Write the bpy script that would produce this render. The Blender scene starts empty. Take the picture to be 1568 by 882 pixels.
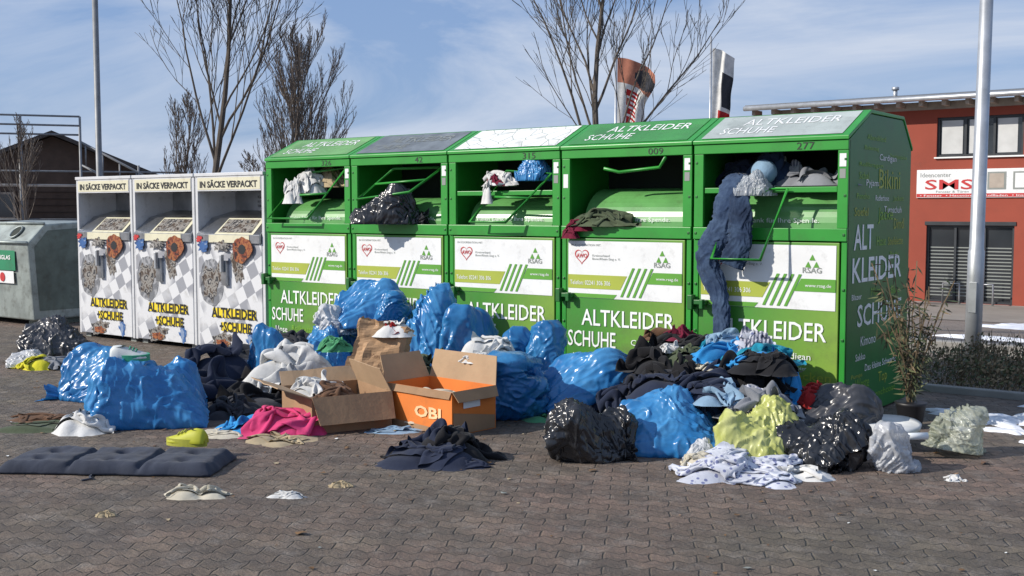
import bpy, math, random, bmesh
import numpy as np
from mathutils import Vector, Matrix, noise
random.seed(7)
S=bpy.context.scene; COL=S.collection
rad=math.radians
VA=rad(36.6)   # heading of the street-side view direction relative to the row

# ------------------------------------------------------------------ helpers
def link(o,parent=None):
    COL.objects.link(o)
    if parent is not None: o.parent=parent
    return o
def empty(name,loc=(0,0,0),rz=0):
    o=bpy.data.objects.new(name,None); o.empty_display_size=.2
    o.location=loc; o.rotation_euler=(0,0,rz); return link(o)
def mesh(name,v,f,mat,parent=None,smooth=False,loc=(0,0,0),rot=(0,0,0),mi=None,bevel=0,sub=0):
    me=bpy.data.meshes.new(name); me.from_pydata([tuple(p) for p in v],[],f); me.update()
    for m in (mat if isinstance(mat,(list,tuple)) else [mat]): me.materials.append(m)
    if mi is not None: me.polygons.foreach_set("material_index",mi)
    if smooth: me.polygons.foreach_set("use_smooth",[True]*len(me.polygons))
    o=bpy.data.objects.new(name,me); o.location=loc; o.rotation_euler=rot
    if bevel:
        b=o.modifiers.new("bevel","BEVEL"); b.width=bevel; b.segments=2; b.limit_method='ANGLE'
    if sub:
        b=o.modifiers.new("subdivision","SUBSURF"); b.levels=sub; b.render_levels=sub
    return link(o,parent)
BF=[(0,3,2,1),(4,5,6,7),(0,1,5,4),(1,2,6,5),(2,3,7,6),(3,0,4,7)]
def bv(x0,x1,y0,y1,z0,z1):
    return [(x0,y0,z0),(x1,y0,z0),(x1,y1,z0),(x0,y1,z0),(x0,y0,z1),(x1,y0,z1),(x1,y1,z1),(x0,y1,z1)]
def box(name,b,mat,parent=None,bevel=.004,**k):
    return mesh(name,bv(*b),BF,mat,parent,bevel=bevel,**k)
def boxes(name,L,mat,parent=None,bevel=.0,**k):
    v=[];f=[]
    for b in L:
        n=len(v); v+=bv(*b); f+=[tuple(i+n for i in q) for q in BF]
    return mesh(name,v,f,mat,parent,bevel=bevel,**k)
def quad(name,pts,mat,parent=None): return mesh(name,pts,[tuple(range(len(pts)))],mat,parent)
def prism(name,prof,x0,x1,mat,parent=None,bevel=.004):
    n=len(prof); v=[(x0,y,z) for y,z in prof]+[(x1,y,z) for y,z in prof]
    f=[tuple(range(n)),tuple(range(2*n-1,n-1,-1))]
    f+=[(i,i+n,(i+1)%n+n,(i+1)%n) for i in range(n)]
    o=mesh(name,v,f,mat,parent,bevel=bevel)
    bm=bmesh.new(); bm.from_mesh(o.data); bmesh.ops.recalc_face_normals(bm,faces=bm.faces); bm.to_mesh(o.data); bm.free()
    return o
def text(name,body,x0,x1,z0,z1,mat,parent=None,y=-.02,mode='front',bold=.0,tilt=None,org=None):
    c=bpy.data.curves.new(name,'FONT'); c.body=body; c.size=1; c.offset=bold; c.resolution_u=2
    t=bpy.data.objects.new(name,c); COL.objects.link(t)
    me=bpy.data.meshes.new_from_object(t); COL.objects.unlink(t); bpy.data.objects.remove(t)
    xs=[p.co.x for p in me.vertices]; ys=[p.co.y for p in me.vertices]
    ax,bx,ay,by=min(xs),max(xs),min(ys),max(ys)
    sx=(x1-x0)/(bx-ax); sy=(z1-z0)/(by-ay)
    for p in me.vertices:
        u=x0+(p.co.x-ax)*sx; w=z0+(p.co.y-ay)*sy
        if mode=='front': p.co=(u,y,w)
        elif mode=='right': p.co=(y,u,w)
        elif mode=='slope': p.co=(u,org[0]+w*math.cos(tilt),org[1]+w*math.sin(tilt))
    me.materials.clear(); me.materials.append(mat)
    return link(bpy.data.objects.new(name,me),parent)
def tube(name,pts,r,mat,parent=None,n=8,closed=False):
    v=[];f=[]; P=[Vector(p) for p in pts]; L=len(P)
    for i,p in enumerate(P):
        a=P[(i-1)%L] if (closed or i>0) else p; b=P[(i+1)%L] if (closed or i<L-1) else p
        d=(b-a).normalized(); s=d.cross(Vector((0.13,.2,1)))
        if s.length<.05: s=d.cross(Vector((1,0,0)))
        s.normalize(); t=d.cross(s)
        rr=r[i] if isinstance(r,(list,tuple)) else r
        for k in range(n):
            q=2*math.pi*k/n; v.append(p+(s*math.cos(q)+t*math.sin(q))*rr)
    for i in range(L if closed else L-1):
        j=(i+1)%L
        for k in range(n): f.append((i*n+k,i*n+(k+1)%n,j*n+(k+1)%n,j*n+k))
    if not closed: f+= [tuple(range(n))[::-1],tuple(range((L-1)*n,L*n))]
    return mesh(name,v,f,mat,parent,smooth=True)
def rows(a,b,n): return [a+(b-a)*i/n for i in range(n+1)]

# ------------------------------------------------------------------ materials
def newmat(name):
    m=bpy.data.materials.new(name); m.use_nodes=True; nt=m.node_tree
    return m,nt,nt.nodes,nt.links,nt.nodes["Principled BSDF"]
def N(nt,t,**k):
    n=nt.nodes.new(t)
    for a,b in k.items(): setattr(n,a,b)
    return n
def mixc(nt,fac,a,b,mode='MIX'):
    n=N(nt,"ShaderNodeMix",data_type='RGBA',blend_type=mode)
    for i,s in ((0,fac),(6,a),(7,b)):
        if isinstance(s,bpy.types.NodeSocket): nt.links.new(s,n.inputs[i])
        elif i==0: n.inputs[0].default_value=s
        else: n.inputs[i].default_value=(*s,1) if len(s)==3 else s
    return n.outputs[2]
def ramp(nt,fac,a,b,ca=(0,0,0),cb=(1,1,1)):
    n=N(nt,"ShaderNodeValToRGB"); n.color_ramp.elements[0].position=a; n.color_ramp.elements[1].position=b
    n.color_ramp.elements[0].color=(*ca,1); n.color_ramp.elements[1].color=(*cb,1); nt.links.new(fac,n.inputs[0]); return n.outputs[0]
def noisen(nt,vec,scale,detail=4,rough=.55,dist=0,typ=None):
    n=N(nt,"ShaderNodeTexNoise")
    if typ: n.noise_type=typ
    n.inputs["Scale"].default_value=scale; n.inputs["Detail"].default_value=detail
    n.inputs["Roughness"].default_value=rough; n.inputs["Distortion"].default_value=dist
    if vec is not None: nt.links.new(vec,n.inputs["Vector"])
    return n.outputs[0]
def M(name,c,rough=.5,metal=0,var=.25,vs=3,bump=.0,bs=30,dirt=0,spec=.5,dirtcol=(.06,.05,.035)):
    m,nt,nd,L,b=newmat(name)
    tc=N(nt,"ShaderNodeTexCoord").outputs["Object"]
    dark=tuple(x*(1-var) for x in c); lite=tuple(min(1,x*(1+var*.6)) for x in c)
    cc=mixc(nt,ramp(nt,noisen(nt,tc,vs,3),.3,.7),dark,lite)
    if dirt:
        lo=.62-dirt*.25
        cc=mixc(nt,ramp(nt,noisen(nt,tc,vs*2.7,5,.7),lo,lo+.22,(0,0,0),(dirt,dirt,dirt)),cc,dirtcol)
    L.new(cc,b.inputs["Base Color"])
    b.inputs["Metallic"].default_value=metal; b.inputs["Specular IOR Level"].default_value=spec; b.inputs["Roughness"].default_value=rough
    if bump:
        bp=N(nt,"ShaderNodeBump"); bp.inputs["Strength"].default_value=bump; bp.inputs["Distance"].default_value=.02
        L.new(noisen(nt,tc,bs,4,.6),bp.inputs["Height"]); L.new(bp.outputs[0],b.inputs["Normal"])
    return m
def plastic(name,c,lite,rough=.3,trans=.2,scale=5,clear=0,bump=.35):
    m,nt,nd,L,b=newmat(name)
    tc=N(nt,"ShaderNodeTexCoord").outputs["Object"]
    mp=N(nt,"ShaderNodeMapping"); mp.inputs["Scale"].default_value=(1,1.7,.8); mp.inputs["Rotation"].default_value=(.5,.4,.6); L.new(tc,mp.inputs[0])
    bp=N(nt,"ShaderNodeBump"); bp.inputs["Strength"].default_value=bump; bp.inputs["Distance"].default_value=.03
    h=noisen(nt,mp.outputs[0],scale*1.6,3,.5,1.2,'RIDGED_MULTIFRACTAL')
    L.new(h,bp.inputs["Height"]); L.new(bp.outputs[0],b.inputs["Normal"])
    cc=mixc(nt,ramp(nt,noisen(nt,mp.outputs[0],3.5,4,.6,.8),.35,.72),c,lite)
    L.new(cc,b.inputs["Base Color"]); b.inputs["Roughness"].default_value=rough; b.inputs["Specular IOR Level"].default_value=.6
    out=nd["Material Output"]; sh=b.outputs[0]
    if trans:
        t=N(nt,"ShaderNodeBsdfTranslucent"); L.new(cc,t.inputs[0]); L.new(bp.outputs[0],t.inputs[1])
        x=N(nt,"ShaderNodeMixShader"); x.inputs[0].default_value=trans; L.new(sh,x.inputs[1]); L.new(t.outputs[0],x.inputs[2]); sh=x.outputs[0]
    if clear:
        t=N(nt,"ShaderNodeBsdfTransparent"); x=N(nt,"ShaderNodeMixShader"); x.inputs[0].default_value=clear
        L.new(sh,x.inputs[1]); L.new(t.outputs[0],x.inputs[2]); sh=x.outputs[0]
    L.new(sh,out.inputs[0]); return m
def fabric(name,c,c2=None,pat=None,ps=14):
    m,nt,nd,L,b=newmat(name)
    tc=N(nt,"ShaderNodeTexCoord").outputs["Object"]
    cc=mixc(nt,ramp(nt,noisen(nt,tc,5,4,.6),.3,.7),tuple(x*.75 for x in c),tuple(min(1,x*1.15) for x in c))
    if pat=='spots':
        v=N(nt,"ShaderNodeTexVoronoi"); v.inputs["Scale"].default_value=ps*2; L.new(tc,v.inputs["Vector"])
        cc=mixc(nt,ramp(nt,v.outputs[0],.28,.34,(1,1,1),(0,0,0)),cc,c2)
    elif pat=='stripe':
        v=N(nt,"ShaderNodeTexWave"); v.inputs["Scale"].default_value=ps; v.inputs["Distortion"].default_value=1.5; L.new(tc,v.inputs["Vector"])
        cc=mixc(nt,ramp(nt,v.outputs[1],.45,.55),cc,c2)
    elif pat=='worn':
        cc=mixc(nt,ramp(nt,noisen(nt,tc,9,5,.65),.42,.72,(0,0,0),(.8,.8,.8)),cc,c2)
    L.new(cc,b.inputs["Base Color"]); b.inputs["Roughness"].default_value=.9; b.inputs["Specular IOR Level"].default_value=.2
    b.inputs["Sheen Weight"].default_value=.1
    bp=N(nt,"ShaderNodeBump"); bp.inputs["Strength"].default_value=.35; bp.inputs["Distance"].default_value=.012
    L.new(noisen(nt,tc,14,4,.6,1.0),bp.inputs["Height"]); L.new(bp.outputs[0],b.inputs["Normal"])
    return m
def photoprint(name,pal,scale=9):
    m,nt,nd,L,b=newmat(name)
    tc=N(nt,"ShaderNodeTexCoord").outputs["Object"]
    n=N(nt,"ShaderNodeValToRGB"); n.color_ramp.interpolation='CONSTANT'; e=n.color_ramp.elements
    for i,c in enumerate(pal):
        pos=.28+.44*i/len(pal)
        if i<2: e[i].position=pos; e[i].color=(*c,1)
        else: q=e.new(pos); q.color=(*c,1)
    L.new(noisen(nt,tc,scale,5,.6,.6),n.inputs[0])
    L.new(mixc(nt,.5,n.outputs[0],mixc(nt,noisen(nt,tc,scale*3,3),(.1,.1,.1),(.4,.4,.4)),'OVERLAY'),b.inputs["Base Color"]); b.inputs["Roughness"].default_value=.45
    return m

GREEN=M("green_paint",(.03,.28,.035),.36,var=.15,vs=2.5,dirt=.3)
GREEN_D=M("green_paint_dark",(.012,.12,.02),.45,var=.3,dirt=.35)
GREEN_SHADED=M("green_paint_shaded",(.018,.16,.03),.4,var=.15,vs=2,dirt=.25)  # darker copy of the green; the end wall's shade is put into its colour
DRUM=M("drum_green_steel",(.12,.34,.10),.3,var=.25,dirt=.35)
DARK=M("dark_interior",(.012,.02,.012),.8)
LBL=M("label_white",(.76,.77,.76),.45,var=.06,vs=4,dirt=.25)
WHITE=M("white_print",(.8,.82,.8),.5,var=.05)
LIME=M("lime_print",(.36,.42,.05),.5,var=.1)
LIME2=M("lime_text",(.20,.42,.04),.5,var=.1)
GRNP=M("green_print",(.10,.32,.03),.5,var=.1)
BLACK=M("black_print",(.012,.012,.014),.5,var=.1)
REDP=M("red_print",(.5,.03,.03),.5,var=.1)
GREYP=M("grey_print",(.25,.27,.25),.5,var=.1)
YEL=M("yellow_print",(.8,.62,.02),.5,var=.08)
CREAM=M("cream_print",(.66,.63,.46),.5,var=.1,dirt=.3)
STEEL=M("stainless_steel",(.5,.51,.52),.3,metal=1,var=.25,vs=6,dirt=.3)
GALV=M("galvanised_steel",(.46,.48,.50),.42,metal=.6,var=.2,vs=5,dirt=.25,dirtcol=(.2,.2,.19))
GALV2=M("weathered_steel",(.22,.23,.24),.55,metal=.3,var=.2,vs=5,dirt=.3)
def doormat():
    m,nt,nd,L,b=newmat("door_print")
    tc=N(nt,"ShaderNodeTexCoord").outputs["Object"]
    s=N(nt,"ShaderNodeSeparateXYZ"); L.new(tc,s.inputs[0])
    a=N(nt,"ShaderNodeMath",operation='MULTIPLY_ADD'); L.new(s.outputs[2],a.inputs[0]); a.inputs[1].default_value=-.45; L.new(s.outputs[0],a.inputs[2])
    cc=mixc(nt,ramp(nt,a.outputs[0],-.2,.95),(.05,.24,.03),(.22,.36,.05))
    n=noisen(nt,tc,9,6,.7)
    z=N(nt,"ShaderNodeMapRange"); L.new(s.outputs[2],z.inputs[0]); z.inputs[1].default_value=.1; z.inputs[2].default_value=.7; z.inputs[3].default_value=.75; z.inputs[4].default_value=.15
    d=N(nt,"ShaderNodeMath",operation='MULTIPLY'); L.new(ramp(nt,n,.45,.7),d.inputs[0]); L.new(z.outputs[0],d.inputs[1])
    cc=mixc(nt,d.outputs[0],cc,(.10,.09,.05))
    L.new(cc,b.inputs["Base Color"]); b.inputs["Roughness"].default_value=.42; return m
DOOR=doormat()
def crackmat():
    m,nt,nd,L,b=newmat("roof_white_cracked")
    tc=N(nt,"ShaderNodeTexCoord").outputs["Object"]
    v=N(nt,"ShaderNodeTexVoronoi",feature='DISTANCE_TO_EDGE'); v.inputs["Scale"].default_value=6; L.new(tc,v.inputs["Vector"])
    cc=mixc(nt,ramp(nt,v.outputs[0],.0,.03),(.2,.25,.2),(.75,.76,.74))
    cc=mixc(nt,ramp(nt,noisen(nt,tc,10,6),.55,.7,(0,0,0),(.5,.5,.5)),cc,(.3,.32,.28))
    L.new(cc,b.inputs["Base Color"]); b.inputs["Roughness"].default_value=.6; return m
ROOFS=[M("roof_green_faded",(.16,.36,.12),.45,var=.25,dirt=.4),M("roof_grey",(.15,.17,.18),.3,var=.4,vs=5,dirt=.4),crackmat(),
       M("roof_green",(.05,.26,.05),.4,var=.25,dirt=.4),M("roof_pale",(.42,.47,.44),.4,var=.2,dirt=.4)]
BLUE=plastic("blue_bag_film",(.022,.19,.48),(.10,.37,.70),.25,.25,4,bump=.45)
BLUE2=plastic("blue_bag_film_b",(.015,.145,.39),(.06,.29,.58),.28,.25,5,bump=.5)
BLK=plastic("black_bag_film",(.012,.013,.016),(.03,.032,.036),.24,0,6,bump=.6)
BLK2=plastic("grey_bag_film",(.03,.032,.036),(.08,.08,.09),.3,0,5,bump=.6)
YBAG=plastic("yellow_bag_film",(.48,.52,.12),(.70,.72,.32),.33,.25,5,bump=.5)
WBAG=plastic("white_bag_film",(.58,.60,.63),(.76,.78,.8),.35,.3,5,bump=.5)
CBAG=plastic("clear_bag_film",(.4,.43,.33),(.66,.69,.6),.22,.3,5,clear=.4,bump=.6)
FC=dict(navy=(.018,.025,.05),black=(.012,.012,.014),charcoal=(.04,.042,.05),white=(.62,.62,.60),grey=(.22,.23,.25),teal=(.01,.22,.32),
   sky=(.03,.26,.58),pink=(.60,.05,.17),maroon=(.14,.01,.03),olive=(.07,.09,.05),beige=(.4,.32,.2),green=(.08,.3,.14),cream=(.52,.48,.38),brown=(.13,.07,.04),denim=(.022,.04,.085),red=(.35,.02,.02),yellow=(.6,.55,.03),lblue=(.22,.34,.46))
F={k:fabric("fabric_"+k,c) for k,c in FC.items()}
F['floral']=fabric("fabric_floral",(.56,.58,.64),(.16,.18,.32),'spots',14)
F['plaid']=fabric("fabric_striped",(.45,.45,.5),(.10,.11,.16),'stripe',12)
F['jeans']=fabric("fabric_jeans",(.022,.042,.09),(.075,.12,.2),'worn')
F['jeans2']=fabric("fabric_jeans_b",(.015,.028,.06),(.05,.085,.15),'worn')
CARD=M("cardboard",(.33,.2,.11),.85,var=.15,vs=5,bump=.15,bs=25,dirt=.15)
CARD_IN=M("cardboard_inner",(.40,.27,.16),.85,var=.12,vs=5,bump=.1)
ORANGE=M("orange_cardboard",(.70,.19,.03),.7,var=.12,dirt=.25)
KRAFT=M("kraft_paper",(.42,.26,.14),.8,var=.15,vs=6,bump=.4,bs=14)
CONC=M("concrete",(.3,.29,.27),.9,var=.2,bump=.2)
SNOW=M("snow_material",(.74,.77,.82),.6,var=.12,vs=6,bump=.6,bs=18,dirt=.3,dirtcol=(.35,.33,.3))
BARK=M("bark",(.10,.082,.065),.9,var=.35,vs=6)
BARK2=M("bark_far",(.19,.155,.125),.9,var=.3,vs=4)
RED=M("red_render",(.30,.062,.036),.85,var=.12,vs=.8,dirt=.2)
GLASS=M("window_glass",(.03,.035,.04),.08,var=.3,vs=.6,spec=.8)
FRAME_D=M("dark_frame",(.03,.035,.04),.5)
ROOFM=M("dark_metal_roof",(.12,.13,.14),.45,var=.2)
TIMBER=M("timber",(.42,.36,.3),.8,var=.2)

# ------------------------------------------------------------------ terrain
def tz(y):
    t=(y-4.3)/19.7; t=max(0,min(1,t)); return -1.47*t
def sheet(name,x0,x1,ys,mat,off,nx=1):
    xs=rows(x0,x1,nx); v=[(x,y,tz(y)+off) for y in ys for x in xs]; w=nx+1
    f=[(j*w+i,j*w+i+1,(j+1)*w+i+1,(j+1)*w+i) for j in range(len(ys)-1) for i in range(nx)]
    return mesh(name,v,f,mat)
def groundmat():
    m,nt,nd,L,b=newmat("soil_gravel")
    tc=N(nt,"ShaderNodeTexCoord").outputs["Object"]
    cc=mixc(nt,ramp(nt,noisen(nt,tc,.5,6,.6),.35,.65),(.10,.075,.055),(.19,.15,.12))
    cc=mixc(nt,ramp(nt,noisen(nt,tc,25,4,.7),.35,.7),cc,(.28,.25,.22),'MIX')
    L.new(cc,b.inputs["Base Color"]); b.inputs["Roughness"].default_value=.95
    bp=N(nt,"ShaderNodeBump"); bp.inputs["Strength"].default_value=.8; bp.inputs["Distance"].default_value=.03
    L.new(noisen(nt,tc,30,4,.7),bp.inputs["Height"]); L.new(bp.outputs[0],b.inputs["Normal"]); return m
def pavermat():
    m,nt,nd,L,b=newmat("interlocking_pavers")
    tc=N(nt,"ShaderNodeTexCoord").outputs["Object"]
    mp=N(nt,"ShaderNodeMapping"); mp.inputs["Rotation"].default_value=(0,0,rad(-30)); L.new(tc,mp.inputs[0])
    s=N(nt,"ShaderNodeSeparateXYZ"); L.new(mp.outputs[0],s.inputs[0])
    def wave(src,per,amp,add):
        a=N(nt,"ShaderNodeMath",operation='PINGPONG'); L.new(src,a.inputs[0]); a.inputs[1].default_value=per
        c=N(nt,"ShaderNodeMath",operation='MULTIPLY_ADD'); L.new(a.outputs[0],c.inputs[0]); c.inputs[1].default_value=amp; L.new(add,c.inputs[2]); return c.outputs[0]
    y2=wave(s.outputs[0],.05,.75,s.outputs[1])
    cb=N(nt,"ShaderNodeCombineXYZ"); L.new(s.outputs[0],cb.inputs[0]); L.new(y2,cb.inputs[1])
    wob=N(nt,"ShaderNodeTexNoise"); wob.inputs["Scale"].default_value=9; wob.inputs["Detail"].default_value=4; L.new(tc,wob.inputs["Vector"])
    wa=N(nt,"ShaderNodeVectorMath",operation='MULTIPLY_ADD'); L.new(wob.outputs["Color"],wa.inputs[0]); wa.inputs[1].default_value=(.035,.035,0); L.new(cb.outputs[0],wa.inputs[2])
    br=N(nt,"ShaderNodeTexBrick"); L.new(wa.outputs[0],br.inputs["Vector"])
    br.inputs["Scale"].default_value=1; br.inputs["Brick Width"].default_value=.2; br.inputs["Row Height"].default_value=.1
    br.inputs["Mortar Size"].default_value=.007; br.inputs["Mortar Smooth"].default_value=.9; br.inputs["Bias"].default_value=0
    br.inputs["Color1"].default_value=(.18,.138,.117,1); br.inputs["Color2"].default_value=(.31,.235,.195,1); br.inputs["Mortar"].default_value=(.10,.085,.067,1)
    big=noisen(nt,tc,.45,4,.6)
    c=mixc(nt,ramp(nt,big,.4,.62),(.76,.84,.74),(1.12,.97,.9),'MIX')
    cc=mixc(nt,1,br.outputs[0],c,'MULTIPLY')
    nm=noisen(nt,tc,2.3,7,.72)
    cc=mixc(nt,ramp(nt,nm,.42,.66,(0,0,0),(.88,.88,.88)),cc,(.085,.07,.058))
    cc=mixc(nt,ramp(nt,noisen(nt,tc,6,7,.75),.50,.70,(0,0,0),(.62,.62,.62)),cc,(.38,.34,.30))
    cc=mixc(nt,ramp(nt,noisen(nt,tc,.9,5,.7),.55,.72,(0,0,0),(.6,.6,.6)),cc,(.075,.065,.057))
    cc=mixc(nt,ramp(nt,noisen(nt,tc,110,3,.7),.35,.7,(.65,.65,.65),(0,0,0)),cc,(.10,.083,.066))
    L.new(cc,b.inputs["Base Color"])
    L.new(ramp(nt,nm,.45,.75,(.85,.85,.85),(.55,.55,.55)),b.inputs["Roughness"])
    inv=N(nt,"ShaderNodeMath",operation='SUBTRACT'); inv.inputs[0].default_value=1; L.new(br.outputs["Fac"],inv.inputs[1])
    ad=N(nt,"ShaderNodeMath",operation='MULTIPLY_ADD'); L.new(noisen(nt,tc,60,5,.75),ad.inputs[0]); ad.inputs[1].default_value=1.3; L.new(inv.outputs[0],ad.inputs[2])
    ad2=N(nt,"ShaderNodeMath",operation='MULTIPLY_ADD'); L.new(noisen(nt,tc,5,3),ad2.inputs[0]); ad2.inputs[1].default_value=3.5; L.new(ad.outputs[0],ad2.inputs[2])
    bp=N(nt,"ShaderNodeBump"); bp.inputs["Strength"].default_value=.9; bp.inputs["Distance"].default_value=.014
    L.new(ad2.outputs[0],bp.inputs["Height"]); L.new(bp.outputs[0],b.inputs["Normal"]); return m
sheet("ground",-420,420,[-300,-60,-20,4.3]+rows(5,24,12)+[40,90,450],groundmat(),-.004)
sheet("paved_yard",-40,30,[-30,-10,1.85],pavermat(),.004,nx=4)
sheet("road",-60,60,rows(5.0,9.3,5),M("asphalt",(.075,.078,.085),.85,var=.2,vs=1,bump=.3,bs=90),.006)
sheet("forecourt",-40,40,rows(22.5,29.3,5),M("light_paving",(.26,.24,.21),.85,var=.15,vs=1,bump=.2),.006)
boxes("kerb",[(-40,40,4.82,4.97,-.1,.09)],CONC,bevel=.01)
def blob_patch(name,cx,cy,rx,ry,mat,seed,h=.03,parent=None):
    v=[(0,0,h)];f=[];n=64
    for ring in (.35,.7,.9,1.0):
        for k in range(n):
            a=2*math.pi*k/n; r=1+.75*noise.noise(Vector((math.cos(a)*1.7,math.sin(a)*1.7,seed)))+.4*noise.noise(Vector((math.cos(a)*6,math.sin(a)*6,seed)))
            zz=h*(1-ring**4)*(1+.5*noise.noise(Vector((math.cos(a)*ring*5,math.sin(a)*ring*5,seed+9))))
            v.append((math.cos(a)*rx*r*ring,math.sin(a)*ry*r*ring,zz if ring<1 else -.004))
    for k in range(n): f.append((0,1+k,1+(k+1)%n))
    for j in range(3):
        for k in range(n): f.append((1+j*n+k,1+(j+1)*n+k,1+(j+1)*n+(k+1)%n,1+j*n+(k+1)%n))
    return mesh(name,v,f,mat,parent,smooth=True,loc=(cx,cy,tz(cy)+.008))
for i,(x,y,rx,ry,h) in enumerate([(6.70,.80,.30,.20,.03),(7.1,.98,.32,.22,.035),(7.35,.50,.30,.12,.02),(6.45,.95,.2,.12,.02),(7.15,1.6,.3,.14,.03),(5.2,14.2,.9,.6,.04),(3.4,17.5,1.0,.7,.05),(6.2,20.0,1.8,.5,.05),(4.5,9.9,.6,.25,.04),(7.6,.1,.2,.08,.015),(7.7,1.1,.5,.35,.04),(6.9,.45,.14,.06,.015),(7.15,.15,.12,.05,.012),(6.62,.35,.1,.05,.012),(6.6,12.0,.7,.4,.04)]):
    blob_patch("snow_patch",x,y,rx,ry,SNOW,i*3.1,h)

# ------------------------------------------------------------------ green clothing containers
W=1.17; D=1.37
def green_container(i,x0):
    E=empty("clothing_donation_container",(x0,0,0)); p=E
    side=[(0,0.02),(0,1.985),(.42,2.185),(1.15,2.185),(D,1.965),(D,0.02)]
    prism("side_wall_left",side,0,.03,GREEN,p); prism("side_wall_right",side,W-.03,W,GREEN_SHADED if i==4 else GREEN,p)
    box("back_wall",(.03,W-.03,D-.035,D-.005,.02,1.95),GREEN,p)
    rp=[(-.03,1.985),(.42,2.19),(1.155,2.19),(D+.02,1.962),(D+.02,1.99),(1.16,2.215),(.415,2.215),(-.03,2.012)]
    prism("roof",rp,-.006,W+.006,GREEN,p)
    t=math.atan2(.203,.445)
    def sl(u,w,o=.004): return (u,-.03+w*math.cos(t)-o*math.sin(t),2.012+w*math.sin(t)+o*math.cos(t))
    quad("roof_panel_front",[sl(.05,.03),sl(W-.05,.03),sl(W-.05,.47),sl(.05,.47)],ROOFS[i],p)
    quad("roof_panel_top",[(.05,.44,2.219),(W-.05,.44,2.219),(W-.05,1.13,2.219),(.05,1.13,2.219)],ROOFS[i],p)
    if i!=2:
        tm=[LBL,GREYP,None,WHITE,LBL][i]
        o=(-.03-.007*math.sin(t),2.012+.007*math.cos(t))
        text("roof_lettering","ALTKLEIDER",.28,1.02,.27,.39,tm,p,mode='slope',tilt=t,org=o)
        text("roof_lettering","SCHUHE",.16,.58,.1,.22,tm,p,mode='slope',tilt=t,org=o)
    box("fascia",(.0,W,-.018,.02,1.915,1.984),GREEN,p)
    text("number",["326","42","315","009","277"][i],.80,.80+[.13,.09,.13,.13,.13][i],1.925,1.975,BLACK,p,y=-.0205)
    boxes("front_frame",[(0,.075,-.012,.02,1.375,1.914),(W-.075,W,-.012,.02,1.375,1.914),(0,W,-.022,.02,1.285,1.374),(0,.04,-.008,.02,0.03,1.284),(W-.04,W,-.008,.02,0.03,1.284),(.041,W-.041,-.008,.02,.03,.12)],GREEN,p,bevel=.004)
    v=[]
    for x in (.02,W-.02):
        for z in (1.33,1.6,1.85,.25,.6,.95): v.append((x-.009,x+.009,-.027 if z==1.33 else -.016,-.006,z-.009,z+.009))
    boxes("rivets",v,GREEN_D,p,bevel=.003)
    box("door",(.05,W-.05,-.016,.01,.13,1.275),DOOR,p)
    y=-.0195; zb=.80
    quad("label",[(.07,y,zb),(W-.07,y,zb),(W-.07,y,1.255),(.07,y,1.255)],LBL,p)
    y=-.022
    quad("label_band_lime",[(.07,y,.875),(.56,y,.875),(.62,y,.985),(.07,y,.985)],LIME,p)
    quad("label_band_green",[(.80,y,.93),(W-.07,y,.93),(W-.07,y,1.02),(.85,y,1.02)],GRNP,p)
    quad("label_band_low",[(.07,y,zb+.002),(.5,y,zb+.002),(.53,y,.835),(.07,y,.835)],GRNP,p)
    for k in range(4):
        q=.56+.055*k; v=[(q,-.0235,.82),(q+.022,-.0235,.82),(q+.13,-.0235,1.05),(q+.108,-.0235,1.05)]
        quad("label_stripe",v,GRNP,p)
    text("label_text","IN KOOPERATION MIT:",.1,.38,1.215,1.232,GREYP,p,y=y)
    text("label_text","AWO",.15,.25,1.12,1.155,REDP,p,y=y,bold=.02)
    hp=[]
    for k in range(28):
        a=2*math.pi*k/28; hp.append((.20+.0042*16*math.sin(a)**3,y+.0004,1.135+.0042*(13*math.cos(a)-5*math.cos(2*a)-2*math.cos(3*a)-math.cos(4*a))))
    hp2=[(.20+(a-.20)*.86,y,1.137+(c-1.137)*.86) for a,b,c in hp]
    n=len(hp); mesh("heart_outline",hp+hp2,[(k,(k+1)%n,(k+1)%n+n,k+n) for k in range(n)],REDP,p)
    text("label_text","Kreisverband\nBonn/Rhein-Sieg e. V.",.30,.56,1.10,1.15,GREYP,p,y=y)
    text("label_text","RSAG",.86,1.0,1.06,1.10,GREYP,p,y=y,bold=.02)
    for a,b in ((.93,1.17),(.90,1.12),(.96,1.12)):
        mesh("logo_arrow",[(a-.022,y,b-.02),(a+.022,y,b-.02),(a,y,b+.022)],[(0,1,2)],GRNP,p)
    text("label_text","www.rsag.de",.88,1.07,.955,.985,WHITE,p,y=-.0245)
    text("label_text","Telefon: 02241 306 306",.09,.47,.905,.94,WHITE,p,y=-.0245)
    text("lettering","ALTKLEIDER",.2,1.04,.58,.71,WHITE,p,y=y,bold=.008)
    text("lettering","SCHUHE",.07,.52,.405,.535,WHITE,p,y=y,bold=.008)
    for w,a,b,c,d,m in [("Cardigan",.66,.93,.43,.49,WHITE),("Rollkragen",.36,.66,.30,.365,LIME2),("Hose",.12,.29,.29,.35,WHITE),("Liebestöter",.72,.9,.37,.395,WHITE),("Mantel",.6,.85,.22,.30,LIME),("Socken",.76,1.08,.30,.36,LIME),("Pulli",.14,.34,.17,.25,LIME),("Dessous",.06,.3,.235,.28,LIME2),("Weste",.4,.56,.16,.21,LIME2)]:
        text("lettering_small",w,a,b,c,d,m,p,y=y)
    boxes("latch",[(-.01,.13,-.075,-.023,.80,.835),(-.01,.03,-.09,-.023,.76,.87),(.09,.12,-.095,-.05,.77,.84)],GREEN_D,p,bevel=.005)
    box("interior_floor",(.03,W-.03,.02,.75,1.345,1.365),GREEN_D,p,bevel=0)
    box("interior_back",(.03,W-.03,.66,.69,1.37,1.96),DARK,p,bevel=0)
    R_=.34 if i in(3,4) else .27
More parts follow.
